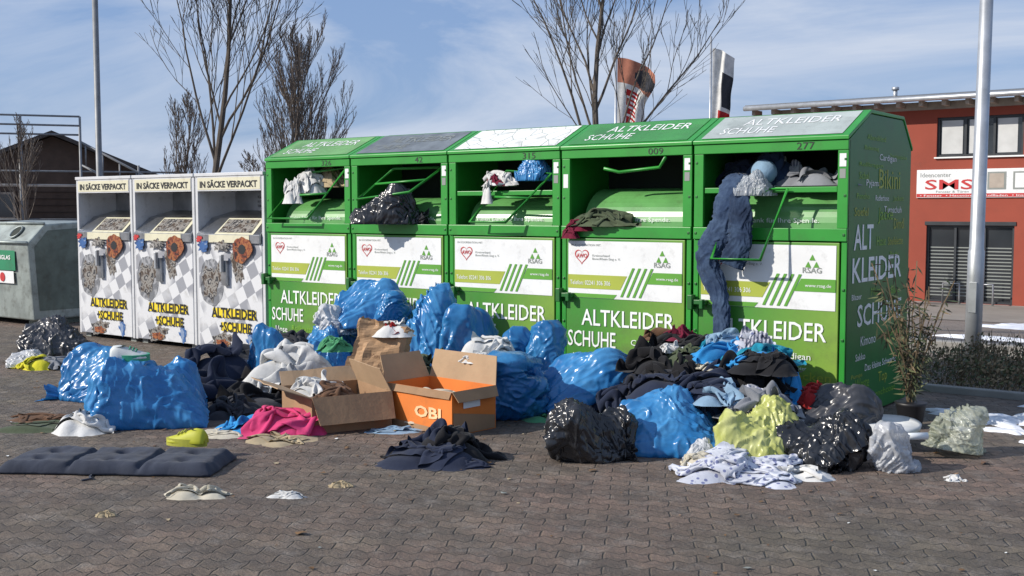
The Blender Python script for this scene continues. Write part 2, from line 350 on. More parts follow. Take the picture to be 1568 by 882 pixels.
    pr=[(.12+(R_)*(1-math.cos(a)),1.372+R_*.9*math.sin(a)) for a in rows(0,math.pi/2,12)]+[(.64,1.372+R_*.9),(.64,1.36)]
    prism("tipping_drum",pr,.13,W-.1,DRUM,p,bevel=0)
    text("drum_lettering","Vielen Dank für Ihre Spende.",.2,.92,1.40,1.445,WHITE,p,y=.113)
    H=[[(.15,-.13,1.42),(.45,.06,1.86),(1.05,.06,1.90),(.72,-.13,1.42)],
       [(.2,-.14,1.60),(.47,.06,1.88),(1.06,.06,1.88),(.84,-.14,1.66)],
       [(.34,-.15,1.40),(.60,.03,1.83),(1.06,.03,1.80),(.72,-.15,1.40)],
       [(.40,-.02,1.83),(.5,.05,1.80),(.86,.05,1.83),(.95,-.02,1.90)],
       [(.33,-.03,1.65),(.74,-.03,1.65),(.62,-.2,1.15),(.24,-.2,1.15)]][i]
    if i in (2,4): box("flap_edge",(.08,W-.08,.0,.03,1.625,1.665),GREEN,p)
    tube("flap_handle",H,.013,GREEN,p,closed=(i!=3))
    if i<3: tube("flap_handle_bar",[Vector(H[0]).lerp(Vector(H[1]),.5),Vector(H[3]).lerp(Vector(H[2]),.5)],.011,GREEN,p)
    quad("sticker",[(W-.062,-.0145,1.80),(W-.015,-.0145,1.80),(W-.015,-.0145,1.89),(W-.062,-.0145,1.89)],LBL,p)
    quad("sticker",[(W-.06,-.0145,1.72),(W-.018,-.0145,1.72),(W-.018,-.0145,1.785),(W-.06,-.0145,1.785)],GREYP,p)
    if i==3: quad("sticker",[(.015,-.0145,1.68),(.06,-.0145,1.68),(.06,-.0145,1.79),(.015,-.0145,1.79)],LBL,p)
    if i==4:
        X=W+.003
        for w,a,b,c,d,m in [("ALT",.12,.52,1.22,1.40,WHITE),("KLEIDER",.10,1.18,.99,1.165,WHITE),("SCHUHE",.22,1.2,.67,.83,WHITE),
            ("Bikini",.62,1.1,1.66,1.80,LIME),("Cardigan",.62,1.0,1.85,1.91,WHITE),("Pyjama",.35,.65,1.66,1.72,WHITE),("Badeanzug",.3,.6,1.92,1.96,LIME2),("Rollkragen",.2,.7,1.80,1.84,LIME2),
            ("Jacke",.62,.95,1.40,1.52,LIME2),("Stiefel",.12,.4,1.46,1.52,LIME),("Poncho",.16,.42,1.58,1.62,LIME2),("Radlerhose",.55,.85,1.57,1.61,WHITE),("Jackett",.95,1.2,1.56,1.61,LIME2),("Dirndl",.98,1.22,1.36,1.44,LIME),
            ("Hose",.6,.8,1.24,1.31,LIME2),("Stiefelette",.85,1.2,1.24,1.3,LIME),("Blazer",.1,.3,.87,.91,WHITE),("Mütze",.5,.75,.88,.94,LIME2),("Bluse",.95,1.15,.87,.93,LIME2),("Kimono",.3,.62,.53,.60,WHITE),
            ("Sakko",.2,.4,.43,.48,WHITE),("Karottenhose",.75,1.2,.55,.60,LIME2),("Das kleine Schwarze",.4,1.1,.34,.39,WHITE),("Weste",.2,.5,.22,.30,LIME2),("Top",.7,.9,.2,.3,LIME),("Pumps",.12,.35,.30,.34,LIME),("Body",.9,1.1,1.14,1.19,LIME2),("Trenchcoat",.5,1.1,.12,.17,LIME2),
            ("Turnschuh",.75,1.15,1.48,1.53,WHITE),("Schal",.2,.4,1.72,1.77,LIME2),("Trachtenjacke",.85,1.25,1.88,1.92,LIME2),("Abendkleid",.35,.75,2.0,2.04,LIME2)]:
            text("side_lettering",w,a,b,c,d,m,p,mode='right',y=X,bold=.012 if m is WHITE and d-c>.1 else 0)
    return E
for i in range(5): green_container(i,1.19*i+.01)

# ------------------------------------------------------------------ white clothing containers
def checkmat():
    m,nt,nd,L,b=newmat("checker_print")
    tc=N(nt,"ShaderNodeTexCoord").outputs["Object"]
    mp=N(nt,"ShaderNodeMapping"); mp.inputs["Rotation"].default_value=(0,rad(28),0); mp.inputs["Scale"].default_value=(1,0,1); L.new(tc,mp.inputs[0])
    ch=N(nt,"ShaderNodeTexChecker"); ch.inputs["Scale"].default_value=7; ch.inputs[1].default_value=(.66,.67,.68,1); ch.inputs[2].default_value=(.30,.31,.34,1); L.new(mp.outputs[0],ch.inputs[0])
    cc=mixc(nt,ramp(nt,noisen(nt,tc,1.7,2),.45,.55),ch.outputs[0],(.64,.65,.66))
    cc=mixc(nt,ramp(nt,noisen(nt,tc,9,6,.7),.55,.8,(0,0,0),(.6,.6,.6)),cc,(.22,.2,.17))
    L.new(cc,b.inputs["Base Color"]); b.inputs["Roughness"].default_value=.4; return m
CHK=checkmat()
WBODY=M("white_body_paint",(.60,.61,.62),.4,var=.1,dirt=.35)
PRB=photoprint("wreath_print",[(.03,.012,.01),(.25,.05,.02),(.45,.16,.05),(.12,.03,.02),(.5,.3,.15)],16)
PBL=photoprint("blue_garment_print",[(.02,.06,.2),(.05,.15,.4),(.3,.4,.55)],10)
PDK=photoprint("shoe_print",[(.02,.02,.025),(.10,.07,.05),(.35,.33,.3),(.04,.04,.045),(.5,.48,.45)],12)
P1=photoprint("ring_print",[(.10,.10,.11),(.22,.23,.25),(.42,.43,.45),(.16,.16,.17)],7)
def disc(name,cx,cz,rx,rz,y,mat,p,n=36,tilt=0,wob=0):
    v=[]
    for k in range(n):
        a=2*math.pi*k/n; r=1+wob*noise.noise(Vector((math.cos(a)*2,math.sin(a)*2,cx*7)))+wob*.4*noise.noise(Vector((math.cos(a)*5,math.sin(a)*5,cx*3)))
        u,w=rx*r*math.cos(a),rz*r*math.sin(a); v.append((cx+u*math.cos(tilt)-w*math.sin(tilt),y,cz+u*math.sin(tilt)+w*math.cos(tilt)))
    return mesh(name,v,[tuple(range(n))],mat,p)
def white_container(x0):
    p=empty("clothing_donation_container",(x0,0,0)); w=1.09; d=1.05; h=1.855
    prof=[(0,.05),(0,h),(d,h),(d,.05)]
    prism("side_wall_left",prof,0,.04,WBODY,p); prism("side_wall_right",prof,w-.04,w,WBODY,p)
    box("back_wall",(.04,w-.04,d-.04,d-.01,.05,h-.03),WBODY,p)
    box("roof",(.0,w,-.015,d,h+.001,h+.035),WBODY,p)
    box("header",(.041,w-.041,-.006,.03,1.70,h-.001),WBODY,p)
    quad("header_print",[(.05,-.009,1.715),(w-.05,-.009,1.715),(w-.05,-.009,1.84),(.05,-.009,1.84)],CREAM,p)
    text("header_lettering","IN SÄCKE VERPACKT",.09,w-.09,1.735,1.82,BLACK,p,y=-.012,bold=.03)
    box("lower_front",(.041,w-.041,-.006,.03,.06,1.16),CHK,p)
    boxes("feet",[(.05,.15,.05,.95,0,.05),(w-.15,w-.05,.05,.95,0,.05)],GREYP,p)
    prism("steel_chute",[(-.03,1.16),(-.03,1.25),(.18,1.42),(.5,1.50),(.5,1.16)],.045,w-.045,STEEL,p)
    box("recess_back",(.045,w-.045,.5,.53,1.3,1.84),STEEL,p)
    mesh("chute_print",[(.34,-.034,1.251),(w-.14,-.034,1.251),(w-.18,.172,1.418),(.34,.172,1.418)],[(0,1,2,3)],CREAM,p)
    mesh("chute_print_dark",[(.38,-.014,1.272),(.9,-.014,1.272),(.86,.15,1.405),(.36,.15,1.405)],[(0,1,2,3)],PDK,p)
    quad("chute_edge_print",[(.25,-.0335,1.165),(w-.2,-.0335,1.165),(w-.2,-.0335,1.245),(.25,-.0335,1.245)],CREAM,p)
    disc("print_wreath",.78,1.10,.15,.14,-.036,PRB,p,wob=.25); disc("print_wreath_core",.78,1.10,.055,.05,-.038,BLACK,p)
    disc("print_garment",.16,1.12,.08,.06,-.036,PBL,p,wob=.6); disc("print_garment",.09,1.2,.04,.03,-.0375,REDP,p,wob=.7)
    disc("print_garment",.45,1.13,.13,.05,-.036,PDK,p,wob=.8)
    text("chute_lettering","Kleidung und Schuhe bitte\nin Säcke verpackt einwerfen\nkeine Matratzen, kein Müll",.42,.98,1.53,1.66,BLACK,p,y=.492,bold=.01)
    disc("print_drum_ring",.26,.74,.20,.25,-.0085,P1,p,n=40,wob=.1); disc("print_drum",.24,.72,.13,.17,-.0105,PDK,p,n=40,wob=.5)
    disc("print_sleeve",.68,.90,.09,.16,-.0085,PDK,p,tilt=.3,wob=.6); disc("print_sleeve",.38,.84,.06,.15,-.0125,PDK,p,tilt=-.5,wob=.7)
    box("lock_plate",(.46,.54,-.05,-.0065,.72,.98),STEEL,p); box("handle",(.485,.515,-.09,-.051,.86,1.04),GALV,p)
    z=.24
    quad("lettering_bg",[(.27,-.0135,z+.14),(.95,-.0135,z+.14),(.95,-.0135,z+.235),(.27,-.0135,z+.235)],YEL,p)
    quad("lettering_bg",[(.40,-.0135,z+.0),(.86,-.0135,z+.0),(.86,-.0135,z+.09),(.40,-.0135,z+.09)],YEL,p)
    text("lettering","ALTKLEIDER",.25,.97,z+.135,z+.245,BLACK,p,y=-.0155,bold=.035)
    text("lettering","+SCHUHE",.38,.88,z-.01,z+.10,BLACK,p,y=-.0155,bold=.035)
    disc("print_shoe",.42,.14,.17,.075,-.0085,PDK,p,tilt=.2,wob=.6); disc("print_shoe_toe",.42,.11,.11,.035,-.0105,PRB,p,wob=.6)
    disc("print_shoe",.86,.16,.06,.09,-.0085,PBL,p,tilt=.3,wob=.6)
for k in range(3): white_container(-3.35+1.11*k)

# ------------------------------------------------------------------ bottle bank
def bottle_bank():
    p=empty("bottle_bank",(-4.78,.25,0))
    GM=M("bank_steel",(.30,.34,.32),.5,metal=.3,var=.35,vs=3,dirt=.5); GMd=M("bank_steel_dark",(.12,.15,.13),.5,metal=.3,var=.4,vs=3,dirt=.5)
    w=1.75
    prof=[(0,.08),(-.06,1.08),(.18,1.32),(.95,1.36),(1.3,1.1),(1.25,.08)]
    prism("body",prof,-w,0,GM,p,bevel=.02)
    quad("end_face_shade",[(.004,.08,.2),(.004,.03,1.03),(.004,.22,1.24),(.004,.9,1.28),(.004,1.2,1.06),(.004,1.17,.2)],GMd,p)  # dark sheet over the end face; its shade is painted in
    tube("lid_rim",[(0.01,-.075,1.085),(-w,-.075,1.085)],.022,GM,p); tube("roof_rim",[(0.01,.17,1.33),(-w,.17,1.33)],.018,GM,p)
    for a in (-.45,-1.25):
        c=Vector((a,.055,1.21)); nrm=Vector((0,-.707,.707)); s=Vector((1,0,0)); t=nrm.cross(s)
        ring=[c+nrm*.01+(s*math.cos(k/12*math.pi)+t*math.sin(k/12*math.pi))*.1 for k in range(24)]
        tube("porthole_rim",ring,.014,GM,p,closed=True); mesh("porthole",ring,[tuple(range(24))],DARK,p)
    SG=M("bank_sticker_green",(.02,.22,.10),.5,var=.2,dirt=.4)
    quad("sticker",[(-.95,-.065,.72),(-.3,-.065,.72),(-.3,-.07,.98),(-.95,-.07,.98)],SG,p)
    text("sticker_lettering","GRÜNGLAS",-.9,-.4,.86,.93,WHITE,p,y=-.075,bold=.02)
    quad("sticker_white",[(-.9,-.058,.55),(-.35,-.058,.55),(-.35,-.064,.71),(-.9,-.064,.71)],LBL,p)
    disc("sticker_dot",-.62,.63,.06,.06,-.067,REDP,p)
    boxes("skid",[(-w+.1,-w+.3,.1,1.15,0,.08),(-.3,-.1,.1,1.15,0,.08)],GMd,p)
bottle_bank()

# ------------------------------------------------------------------ soft things: position-based simulation of film and cloth
def relax(P,sets,iters,hook):
    for _ in range(iters):
        for ia,ib,r,kc in sets:
            d=P[ib]-P[ia]; L=np.sqrt((d*d).sum(1))+1e-9; s=.5*(1-r/L); s=np.where(s<0,s*kc,s); c=d*s[:,None]
            P[ia]+=c; P[ib]-=c
        hook(P)
Nn,Mm=64,40
def sim_bag(seed,mode,lying,H,p0,steps=85,lumps=7):
    rg=np.random.RandomState(seed); dy=H/Mm; dx=2./Nn
    K,J=np.meshgrid(np.arange(Nn),np.arange(Mm+1)); th=2*np.pi*K/Nn; al=J*dy
    a,b=.36,.26
    if lying: P=np.stack([al-H/2,np.cos(th)*a,np.sin(th)*b+.30],-1)
    else: P=np.stack([np.cos(th)*a,np.sin(th)*b,al+.02],-1)
    P=P.reshape(-1,3).astype(float); P+=rg.normal(0,.008,P.shape)
    idx=(J*Nn+K); nx=np.roll(idx,-1,1); sets=[]; dg=math.hypot(dx,dy)
    for par in (0,1):
        m_=len(idx[par:-1:2])
        sets.append((idx[:,par::2].ravel(),nx[:,par::2].ravel(),dx,.15))
        sets.append((idx[par:-1:2].ravel(),idx[par+1::2][:m_].ravel(),dy,.15))
        sets.append((idx[par:-1:2].ravel(),nx[par+1::2][:m_].ravel(),dg,.05))
        sets.append((nx[par:-1:2].ravel(),idx[par+1::2][:m_].ravel(),dg,.05))
    k=np.arange(Nn); mir=(Nn-k)%Nn; jn=int(Mm*.84); sp=[]
    for _ in range(lumps):
        if lying: c=np.array([rg.uniform(-.34,.30)*H,rg.uniform(-.2,.2),rg.uniform(.1,.26)])
        else: c=np.array([rg.uniform(-.2,.2),rg.uniform(-.15,.15),rg.uniform(.12,.62*H)])
        sp.append((c,rg.uniform(.10,.17)))
    def hook(P):
        b0=P[:Nn]; P[:Nn]=(b0+b0[mir])/2
        if mode=='pillow': o=Mm*Nn; t0=P[o:o+Nn].copy(); P[o:o+Nn]=(t0+t0[mir])/2
        else:
            r=P[jn*Nn:(jn+1)*Nn]; c=r.mean(0); d=r-c; L=np.sqrt((d*d).sum(1))+1e-9; P[jn*Nn:(jn+1)*Nn]=c+d*np.minimum(1,.04/L)[:,None]
        for c,r in sp:
            d=P-c; L=np.sqrt((d*d).sum(1))+1e-9; m=L<r; P[m]=c+d[m]*(r/L[m])[:,None]
        P[:,2]=np.maximum(P[:,2],0)
    du=np.array([0,0,1.]) if lying else np.array([0,1.,0]); dv=np.array([1.,0,0]) if lying else np.array([0,0,1.]); rr=np.array([0,1.,0]) if lying else np.array([1.,0,0])
    sg=1. if np.dot(np.cross(du,dv),rr)>0 else -1.
    def nrm(G_):
        du=np.roll(G_,-1,1)-np.roll(G_,1,1); dv=np.gradient(G_,axis=0)*2; return np.cross(du,dv)*sg
    V=np.zeros_like(P); dt=1/50.
    for s in range(steps):
        n=nrm(P.reshape(Mm+1,Nn,3)).reshape(-1,3)/(4*dx*dy)
        pr=(p0*(1 if s<45 else .4)+12*np.maximum(0,.35-P[:,2]))[:,None]
        if mode!='pillow': n[(jn+1)*Nn:]*=.5
        A=n*pr; A[:,2]-=6.
        Pn=P+V*dt*.985+A*dt*dt; relax(Pn,sets,7,hook)
        V=(Pn-P)/dt; V*=.93; m=Pn[:,2]<=1e-4; V[m,:2]*=.3; P=Pn
    G_=P.reshape(Mm+1,Nn,3); neck=G_[jn].mean(0); U_=3
    G_=np.repeat(np.repeat(G_,U_,0),U_,1)
    for _ in range(2):
        G_=(np.roll(G_,-1,1)+G_+np.roll(G_,1,1))/3
        g=np.concatenate([G_[:1],G_,G_[-1:]],0); G_=(g[:-2]+g[1:-1]+g[2:])/3
    nn=nrm(G_); nn/=np.sqrt((nn*nn).sum(-1))[...,None]+1e-9
    m1,n1=G_.shape[:2]; te=1. if mode=='pillow' else .84
    Dp=np.zeros((m1,n1)); so=Vector((seed*7.1,seed*3.3,seed))
    for j in range(m1):
        t=j/(m1-1); we=math.exp(-(t/.18)**2)+math.exp(-((t-te)/.24)**2)
        for k2 in range(n1):
            th=2*math.pi*k2/n1; c,s_=math.cos(th),math.sin(th)
            q=Vector((c*.8,s_*.8,t*2.2))+so; wv=noise.noise(q*1.3); q2=q+Vector((wv,noise.noise(q*1.3+so),wv*.6))*.55
            r1=max(0,1-abs(noise.noise(q2*2.1))*6)**1.4; r2=max(0,1-abs(noise.noise(q2*4.6+so))*4.5)**1.4
            rl=max(0,1-abs(noise.noise(Vector((c*4.6,s_*4.6,t*1.3+wv*.5))+so))*3.2)
            Dp[j,k2]=.022*r1+.012*r2*(.6+wv)+(.036*we+.006)*rl-.006*noise.noise(q2*9)
    f=[(j*n1+q,j*n1+(q+1)%n1,(j+1)*n1+(q+1)%n1,(j+1)*n1+q) for j in range(m1-1) for q in range(n1)]
    return G_,nn,Dp,f,(neck if mode=='tied' else None)
BASES=[sim_bag(*a) for a in [(1,'tied',0,1.25,7),(2,'tied',0,1.15,8),(3,'tied',1,1.25,7),(4,'pillow',1,1.15,6),(5,'pillow',1,1.0,8),(6,'tied',1,1.1,5),(7,'pillow',0,1.2,6)]]
def bag(name,cx,cy,w,h,mat,base,z0=0,dep=None,rz=0,mir=1,parent=None,tilt=0,cr=1.,knot=True):
    G_,nn,Dp,f,neck=BASES[base]; P=(G_+nn*(Dp*cr)[...,None]).reshape(-1,3); c,s=math.cos(rz),math.sin(rz)
    P[:,2]=np.maximum(P[:,2],0)
    if neck is not None: P=np.concatenate([P,neck[None]])
    if tilt:
        ct,st=math.cos(tilt),math.sin(tilt); x=P[:,0].copy(); P[:,0]=ct*x+st*P[:,2]; P[:,2]=-st*x+ct*P[:,2]
    P[:,0]*=mir
    x=P[:,0]*c-P[:,1]*s; y=P[:,0]*s+P[:,1]*c; z=P[:,2]
    x-=(x.max()+x.min())/2; y-=(y.max()+y.min())/2
    kx=w/(x.max()-x.min()); z=z-z.min(); kz=h/np.percentile(z,99.6); ky=(dep*w/(y.max()-y.min())) if dep else kx
    v=np.stack([x*kx,y*ky,z*kz],1); nk=Vector(v[-1]) if neck is not None else None
    if nk is not None: v=v[:-1]
    v=v.tolist(); f=list(f)
    if nk is not None and knot:
        # gathered, flaring bag mouth above the knot
        d=Vector((nk.x,nk.y,max(.0,nk.z-h*.45)+h*.25)).normalized(); a1=d.orthogonal().normalized(); a2=d.cross(a1); b0=len(v); n=60; sz=.17*max(w,.3)
        L_=[(-.5,.34),(-.12,.13),(0,.09),(.12,.14),(.4,.30),(.75,.52),(1.05,.70)]
        for q,(t,r) in enumerate(L_):
            for k in range(n):
                a=2*math.pi*k/n; ra=r*(1+.30*math.sin(7*a+base)+.18*math.sin(13*a+q*.3))*(1+.35*math.sin(a+base)*max(0,t))
                pt=nk+d*(t+.15*math.sin(3*a+base)*max(0,t))*sz+(a1*math.cos(a)+a2*math.sin(a)*.6)*ra*sz*.8; pt.z=max(.004,pt.z); v.append(tuple(pt))
        for q in range(len(L_)-1):
            for k in range(n): f.append((b0+q*n+k,b0+q*n+(k+1)%n,b0+(q+1)*n+(k+1)%n,b0+(q+1)*n+k))
    return mesh(name,v,f,mat,parent,smooth=True,loc=(cx,cy,z0+.003),rot=(0,0,VA))
def sim_cloth(seed,n=50,dome=.15,comp=.45,kind=0,steps=80):
    rg=np.random.RandomState(seed); U,Vv=np.meshgrid(np.linspace(0,1,n),np.linspace(0,1,n)); dx=1/(n-1)
    P=np.stack([(U-.5)*comp,(Vv-.5)*comp*rg.uniform(.7,1.1),np.full_like(U,dome+.14)],-1).reshape(-1,3)
    off=rg.uniform(0,50,3)
    for i in range(len(P)):
        q=Vector((P[i,0]*6+off[0],P[i,1]*6+off[1],off[2])); P[i]+=np.array([noise.noise(q),noise.noise(q*1.1+Vector((9,0,0))),noise.noise(q*1.3+Vector((0,7,0)))])*np.array([.2,.2,.24])
    P+=rg.normal(0,.004,P.shape)
    I=np.arange(n*n).reshape(n,n); dg=dx*1.414; sets=[]
    for par in (0,1):
        A=I[:,par:-1:2]; sets.append((A.ravel(),(A+1).ravel(),dx,1)); A=I[par:-1:2]; sets.append((A.ravel(),(A+n).ravel(),dx,1))
        A=I[par:-1:2,:-1]; sets.append((A.ravel(),(A+n+1).ravel(),dg,.6)); A=I[par:-1:2,1:]; sets.append((A.ravel(),(A+n-1).ravel(),dg,.6))
    for par in (0,1,2,3):
        A=I[:,par:-3:4]; sets.append((A.ravel(),(A+3).ravel(),dx*3,.2)); A=I[par:-3:4]; sets.append((A.ravel(),(A+3*n).ravel(),dx*3,.2))
    bl=[(rg.uniform(-.2,.2),rg.uniform(-.2,.2),rg.uniform(.08,.18),rg.uniform(.5,1)*dome) for _ in range(6)]
    def hgt(x,y):
        h=np.zeros_like(x)
        for a,b,r,k in bl: h=np.maximum(h,k*np.sqrt(np.maximum(0,1-((x-a)**2+(y-b)**2)/(r*r*1.6))))
        return h
    def hook(P): P[:,2]=np.maximum(P[:,2],hgt(P[:,0],P[:,1])+.004)
    V=np.zeros_like(P); dt=1/50.
    for s in range(steps):
        Pn=P+V*dt; Pn[:,2]-=(6 if s<40 else 3)*dt*dt; relax(Pn,sets,5,hook); V=(Pn-P)/dt*.92
        m=Pn[:,2]<=hgt(Pn[:,0],Pn[:,1])+.012; V[m]*=.15; P=Pn
    f=[]
    for j in range(n-1):
        for i in range(n-1):
            u=(i+.5)/n; v=(j+.5)/n
            if kind==1 and v<.62 and abs(u-.5)>.28: continue
            if kind==2 and ((v<.62 and abs(u-.5)<.03+.06*(.62-v)) or abs(u-.5)>.30): continue
            f.append((I[j,i],I[j,i+1],I[j+1,i+1],I[j+1,i]))
    g=22; b0=len(P); gx,gy=np.meshgrid(np.linspace(-.5,.5,g),np.linspace(-.5,.5,g)); gz=hgt(gx,gy)*.97-.012
    P=np.concatenate([P,np.stack([gx,gy,gz],-1).reshape(-1,3)])
    for j in range(g-1):
        for i in range(g-1):
            q=(b0+j*g+i,b0+j*g+i+1,b0+(j+1)*g+i+1,b0+(j+1)*g+i)
            if max(P[k][2] for k in q)>.0: f.append(q)
    f=[tuple(int(k) for k in q) for q in f]
    return P,f
CL=[sim_cloth(11+k,dome=[.14,.18,.1,.2,.08,.16,.12,.05][k],comp=[.42,.38,.5,.40,.55,.42,.34,.45][k],kind=k%3) for k in range(8)]
def garment(name,cx,cy,w,h,mat,seed,z0=0,dep=.75,rz=VA,parent=None,**_):
    P,f=CL[int(seed*1.37)%8]; P=P.copy(); a=(seed*2.399)%6.283; x=P[:,0]*math.cos(a)-P[:,1]*math.sin(a); y=P[:,0]*math.sin(a)+P[:,1]*math.cos(a); z=P[:,2]
    used=np.unique(np.array(f).ravel()); xu=x[used]; yu=y[used]
    mx=(np.percentile(xu,98)+np.percentile(xu,2))/2; my=(np.percentile(yu,98)+np.percentile(yu,2))/2
    ex=np.percentile(xu,97)-np.percentile(xu,3); ey=np.percentile(yu,97)-np.percentile(yu,3)
    v=np.stack([(x-mx)*w/ex,(y-my)*w*dep/ey,np.maximum(z,0)*h/np.percentile(z[used],98.5)],1)
    return mesh(name,v.tolist(),f,mat,parent,smooth=True,loc=(cx,cy,z0+.004),rot=(0,0,rz),sub=1)
def catmull(P,n):
    P=[Vector(p) for p in P]; Q=[P[0]*2-P[1]]+P+[P[-1]*2-P[-2]]; out=[]
    for i in range(1,len(Q)-2):
        for k in range(n):
            t=k/n; a,b,c,d=Q[i-1],Q[i],Q[i+1],Q[i+2]
            out.append(.5*((2*b)+(c-a)*t+(2*a-5*b+4*c-d)*t*t+(3*b-a-3*c+d)*t**3))
    out.append(P[-1]); return out
def sleeve(name,pts,rads,mat,seed,flat=.55,parent=None,n=80):
    C_=catmull(pts,20); Rr=[v.x for v in catmull([(r,0,0) for r in rads],20)]; v=[];f=[]
    for i,c in enumerate(C_):
        d=(C_[min(i+1,len(C_)-1)]-C_[max(i-1,0)]).normalized(); s=d.cross(Vector((0,-1,0))); s=s.normalized() if s.length>.05 else Vector((1,0,0)); t=d.cross(s).normalized()
        for k in range(n):
            a=2*math.pi*k/n; u=Vector((math.cos(a),math.sin(a)*.8,i*.045+seed*3)); wv=noise.noise(u*1.2)
            r1=max(0,1-abs(noise.noise(Vector((u.x*1.6+wv,u.y*1.6,u.z*2.2+wv))))*4.5)
            r2=max(0,1-abs(noise.noise(Vector((u.x*3,u.y*3,u.z*4+wv*2))))*4)
            r=Rr[i]*(.86+.20*r1+.10*r2+.18*noise.noise(u*.9))
            v.append(c+s*math.cos(a)*r+t*math.sin(a)*r*flat)
    L_=len(C_)
    for i in range(L_-1):
        for k in range(n): f.append((i*n+k,i*n+(k+1)%n,(i+1)*n+(k+1)%n,(i+1)*n+k))
    f+=[tuple(range(n))[::-1],tuple(range((L_-1)*n,L_*n))]
    return mesh(name,v,f,mat,parent,smooth=True)

B="blue_rubbish_bag"
bag(B,1.92,-2.80,.98,.47,BLUE,3,rz=.3,dep=.8)
bag(B,.84,-2.30,1.0,.42,BLUE2,2,rz=3.3,dep=.6)
bag(B,1.80,-1.50,.50,.56,BLUE2,0)
bag(B,3.86,-1.12,.76,.48,BLUE2,1,rz=.6,knot=False)
bag(B,5.33,-1.42,.86,.40,BLUE,4,rz=-.2,dep=.75)
bag(B,4.20,-.64,.92,.48,BLUE,2,rz=.15,dep=.65,tilt=-.25)
bag(B,2.54,-.42,.58,.88,BLUE,6,rz=.4,dep=.8)
bag(B,3.08,-.48,.66,.72,BLUE2,0,rz=1.2,dep=.8)
bag(B,3.62,-.44,.56,.62,BLUE2,1,rz=2.2,dep=.8)
bag(B,1.62,-.75,.66,.48,BLUE,4,rz=.7,dep=.8)
bag(B,1.70,-.36,.76,.42,BLUE,2,z0=.46,rz=.2,dep=.5)
bag(B,1.98,-.30,.36,.34,BLUE2,1,z0=.45,rz=.9,knot=False)
bag(B,1.45,-.40,.7,.5,BLUE2,5,rz=.5,dep=.7,knot=False)
bag(B,2.1,-.5,.6,.5,BLUE2,4,rz=1.5,dep=.7)
bag(B,3.4,-.95,.5,.32,BLUE,5,rz=.5,dep=.7,knot=False)
K="black_rubbish_bag"
bag(K,5.05,-1.88,.60,.36,BLK,5,rz=.2,dep=.8,cr=1.6)
bag(K,6.08,-.55,.66,.38,BLK2,2,rz=-.1,dep=.75,cr=1.6)
KB=bag(K,6.30,-1.28,.64,.32,BLK,5,rz=2.9,dep=.7,cr=1.6,knot=False)
bag(K,-1.61,-1.38,.80,.38,BLK2,4,rz=.3,dep=.7,z0=.06,cr=1.8)
bag(K,1.70,-.03,.72,.36,BLK,2,z0=1.37,rz=-.63,dep=.6,cr=1.6)
bag("yellow_rubbish_bag",5.93,-1.42,.54,.38,YBAG,5,rz=3.4,dep=.85,cr=1.5)
bag("white_rubbish_bag",5.68,-1.62,.24,.15,WBAG,4,rz=.4,dep=.9,cr=1.5)
bag("white_rubbish_bag",6.62,-1.08,.36,.28,plastic("thin_white_film",(.5,.52,.56),(.72,.74,.76),.3,.3,5,clear=.3,bump=.6),0,rz=.7,dep=.9,cr=1.8,knot=False)
bag("clear_rubbish_bag",6.81,-.48,.42,.30,CBAG,6,rz=.3,dep=.8,tilt=.2,cr=1.8)
bag(B,3.28,.03,.34,.26,BLUE,4,z0=1.74,rz=-.6,dep=.7,cr=1.8)
bag("white_rubbish_bag",1.50,-.52,.40,.26,WBAG,0,z0=.40,rz=.5,dep=.8,cr=1.5)
bag("white_rubbish_bag",-1.4,-1.75,.5,.16,WBAG,4,rz=.2,dep=.6,cr=1.8)
bag("clear_rubbish_bag",5.28,-.06,.32,.18,plastic("frost_film",(.45,.5,.55),(.7,.73,.75),.25,.3,7,clear=.35,bump=.6),4,z0=1.60,rz=-.6,dep=.6,cr=1.8)

cp=empty("clothes_pile",(0,0,0))
L=[("black",4.83,-.45,.66,.52,0),("charcoal",4.98,-.78,.5,.36,.05),("black",4.9,-.4,.5,.2,.42),("navy",5.15,-.55,.6,.42,.0),("brown",4.72,-.3,.35,.2,.42),("black",5.08,-.85,.42,.22,.28),("black",4.75,-.62,.4,.2,.36),("maroon",4.86,-.35,.2,.1,.56),
   ("teal",5.42,-.45,.66,.42,.15),("grey",5.5,-.4,.7,.3,.0),("sky",5.30,-.5,.48,.14,.46),("lblue",5.2,-.38,.3,.14,.52),("floral",5.4,-.35,.3,.13,.52),("plaid",5.43,-.4,.24,.14,.53),
   ("black",5.52,-.88,.54,.34,.18),("navy",5.35,-1.05,.42,.26,.2),("charcoal",5.6,-.95,.46,.24,.0),("sky",5.73,-.62,.28,.38,.16),("teal",5.60,-.50,.34,.14,.46),("floral",5.72,-1.0,.3,.14,.24),
   ("navy",5.15,-1.15,.38,.16,.28),("grey",5.82,-1.12,.42,.20,.22),("lblue",5.62,-1.25,.3,.14,.30),("plaid",5.78,-1.25,.32,.14,.2),("red",5.95,-.55,.28,.14,.22),("denim",5.85,-.8,.38,.32,.0),("black",5.72,-.8,.32,.14,.45),("cream",5.2,-.7,.2,.08,.42),("navy",5.5,-1.2,.3,.14,.3),("denim",5.45,-1.3,.26,.2,.12),
   ("white",4.92,-.62,.16,.07,.50),("olive",5.05,-.6,.3,.14,.42),("sky",5.56,-.75,.3,.1,.46)]
for k,(c,x,y,w,h,z) in enumerate(L): garment("garment_"+c,x,y,w,h,F[c],40+k*1.7,z0=z,parent=cp,rz=VA+random.uniform(-.6,.6),dep=random.uniform(.65,.95))
fc=empty("clothes_scrap",(0,0,0))
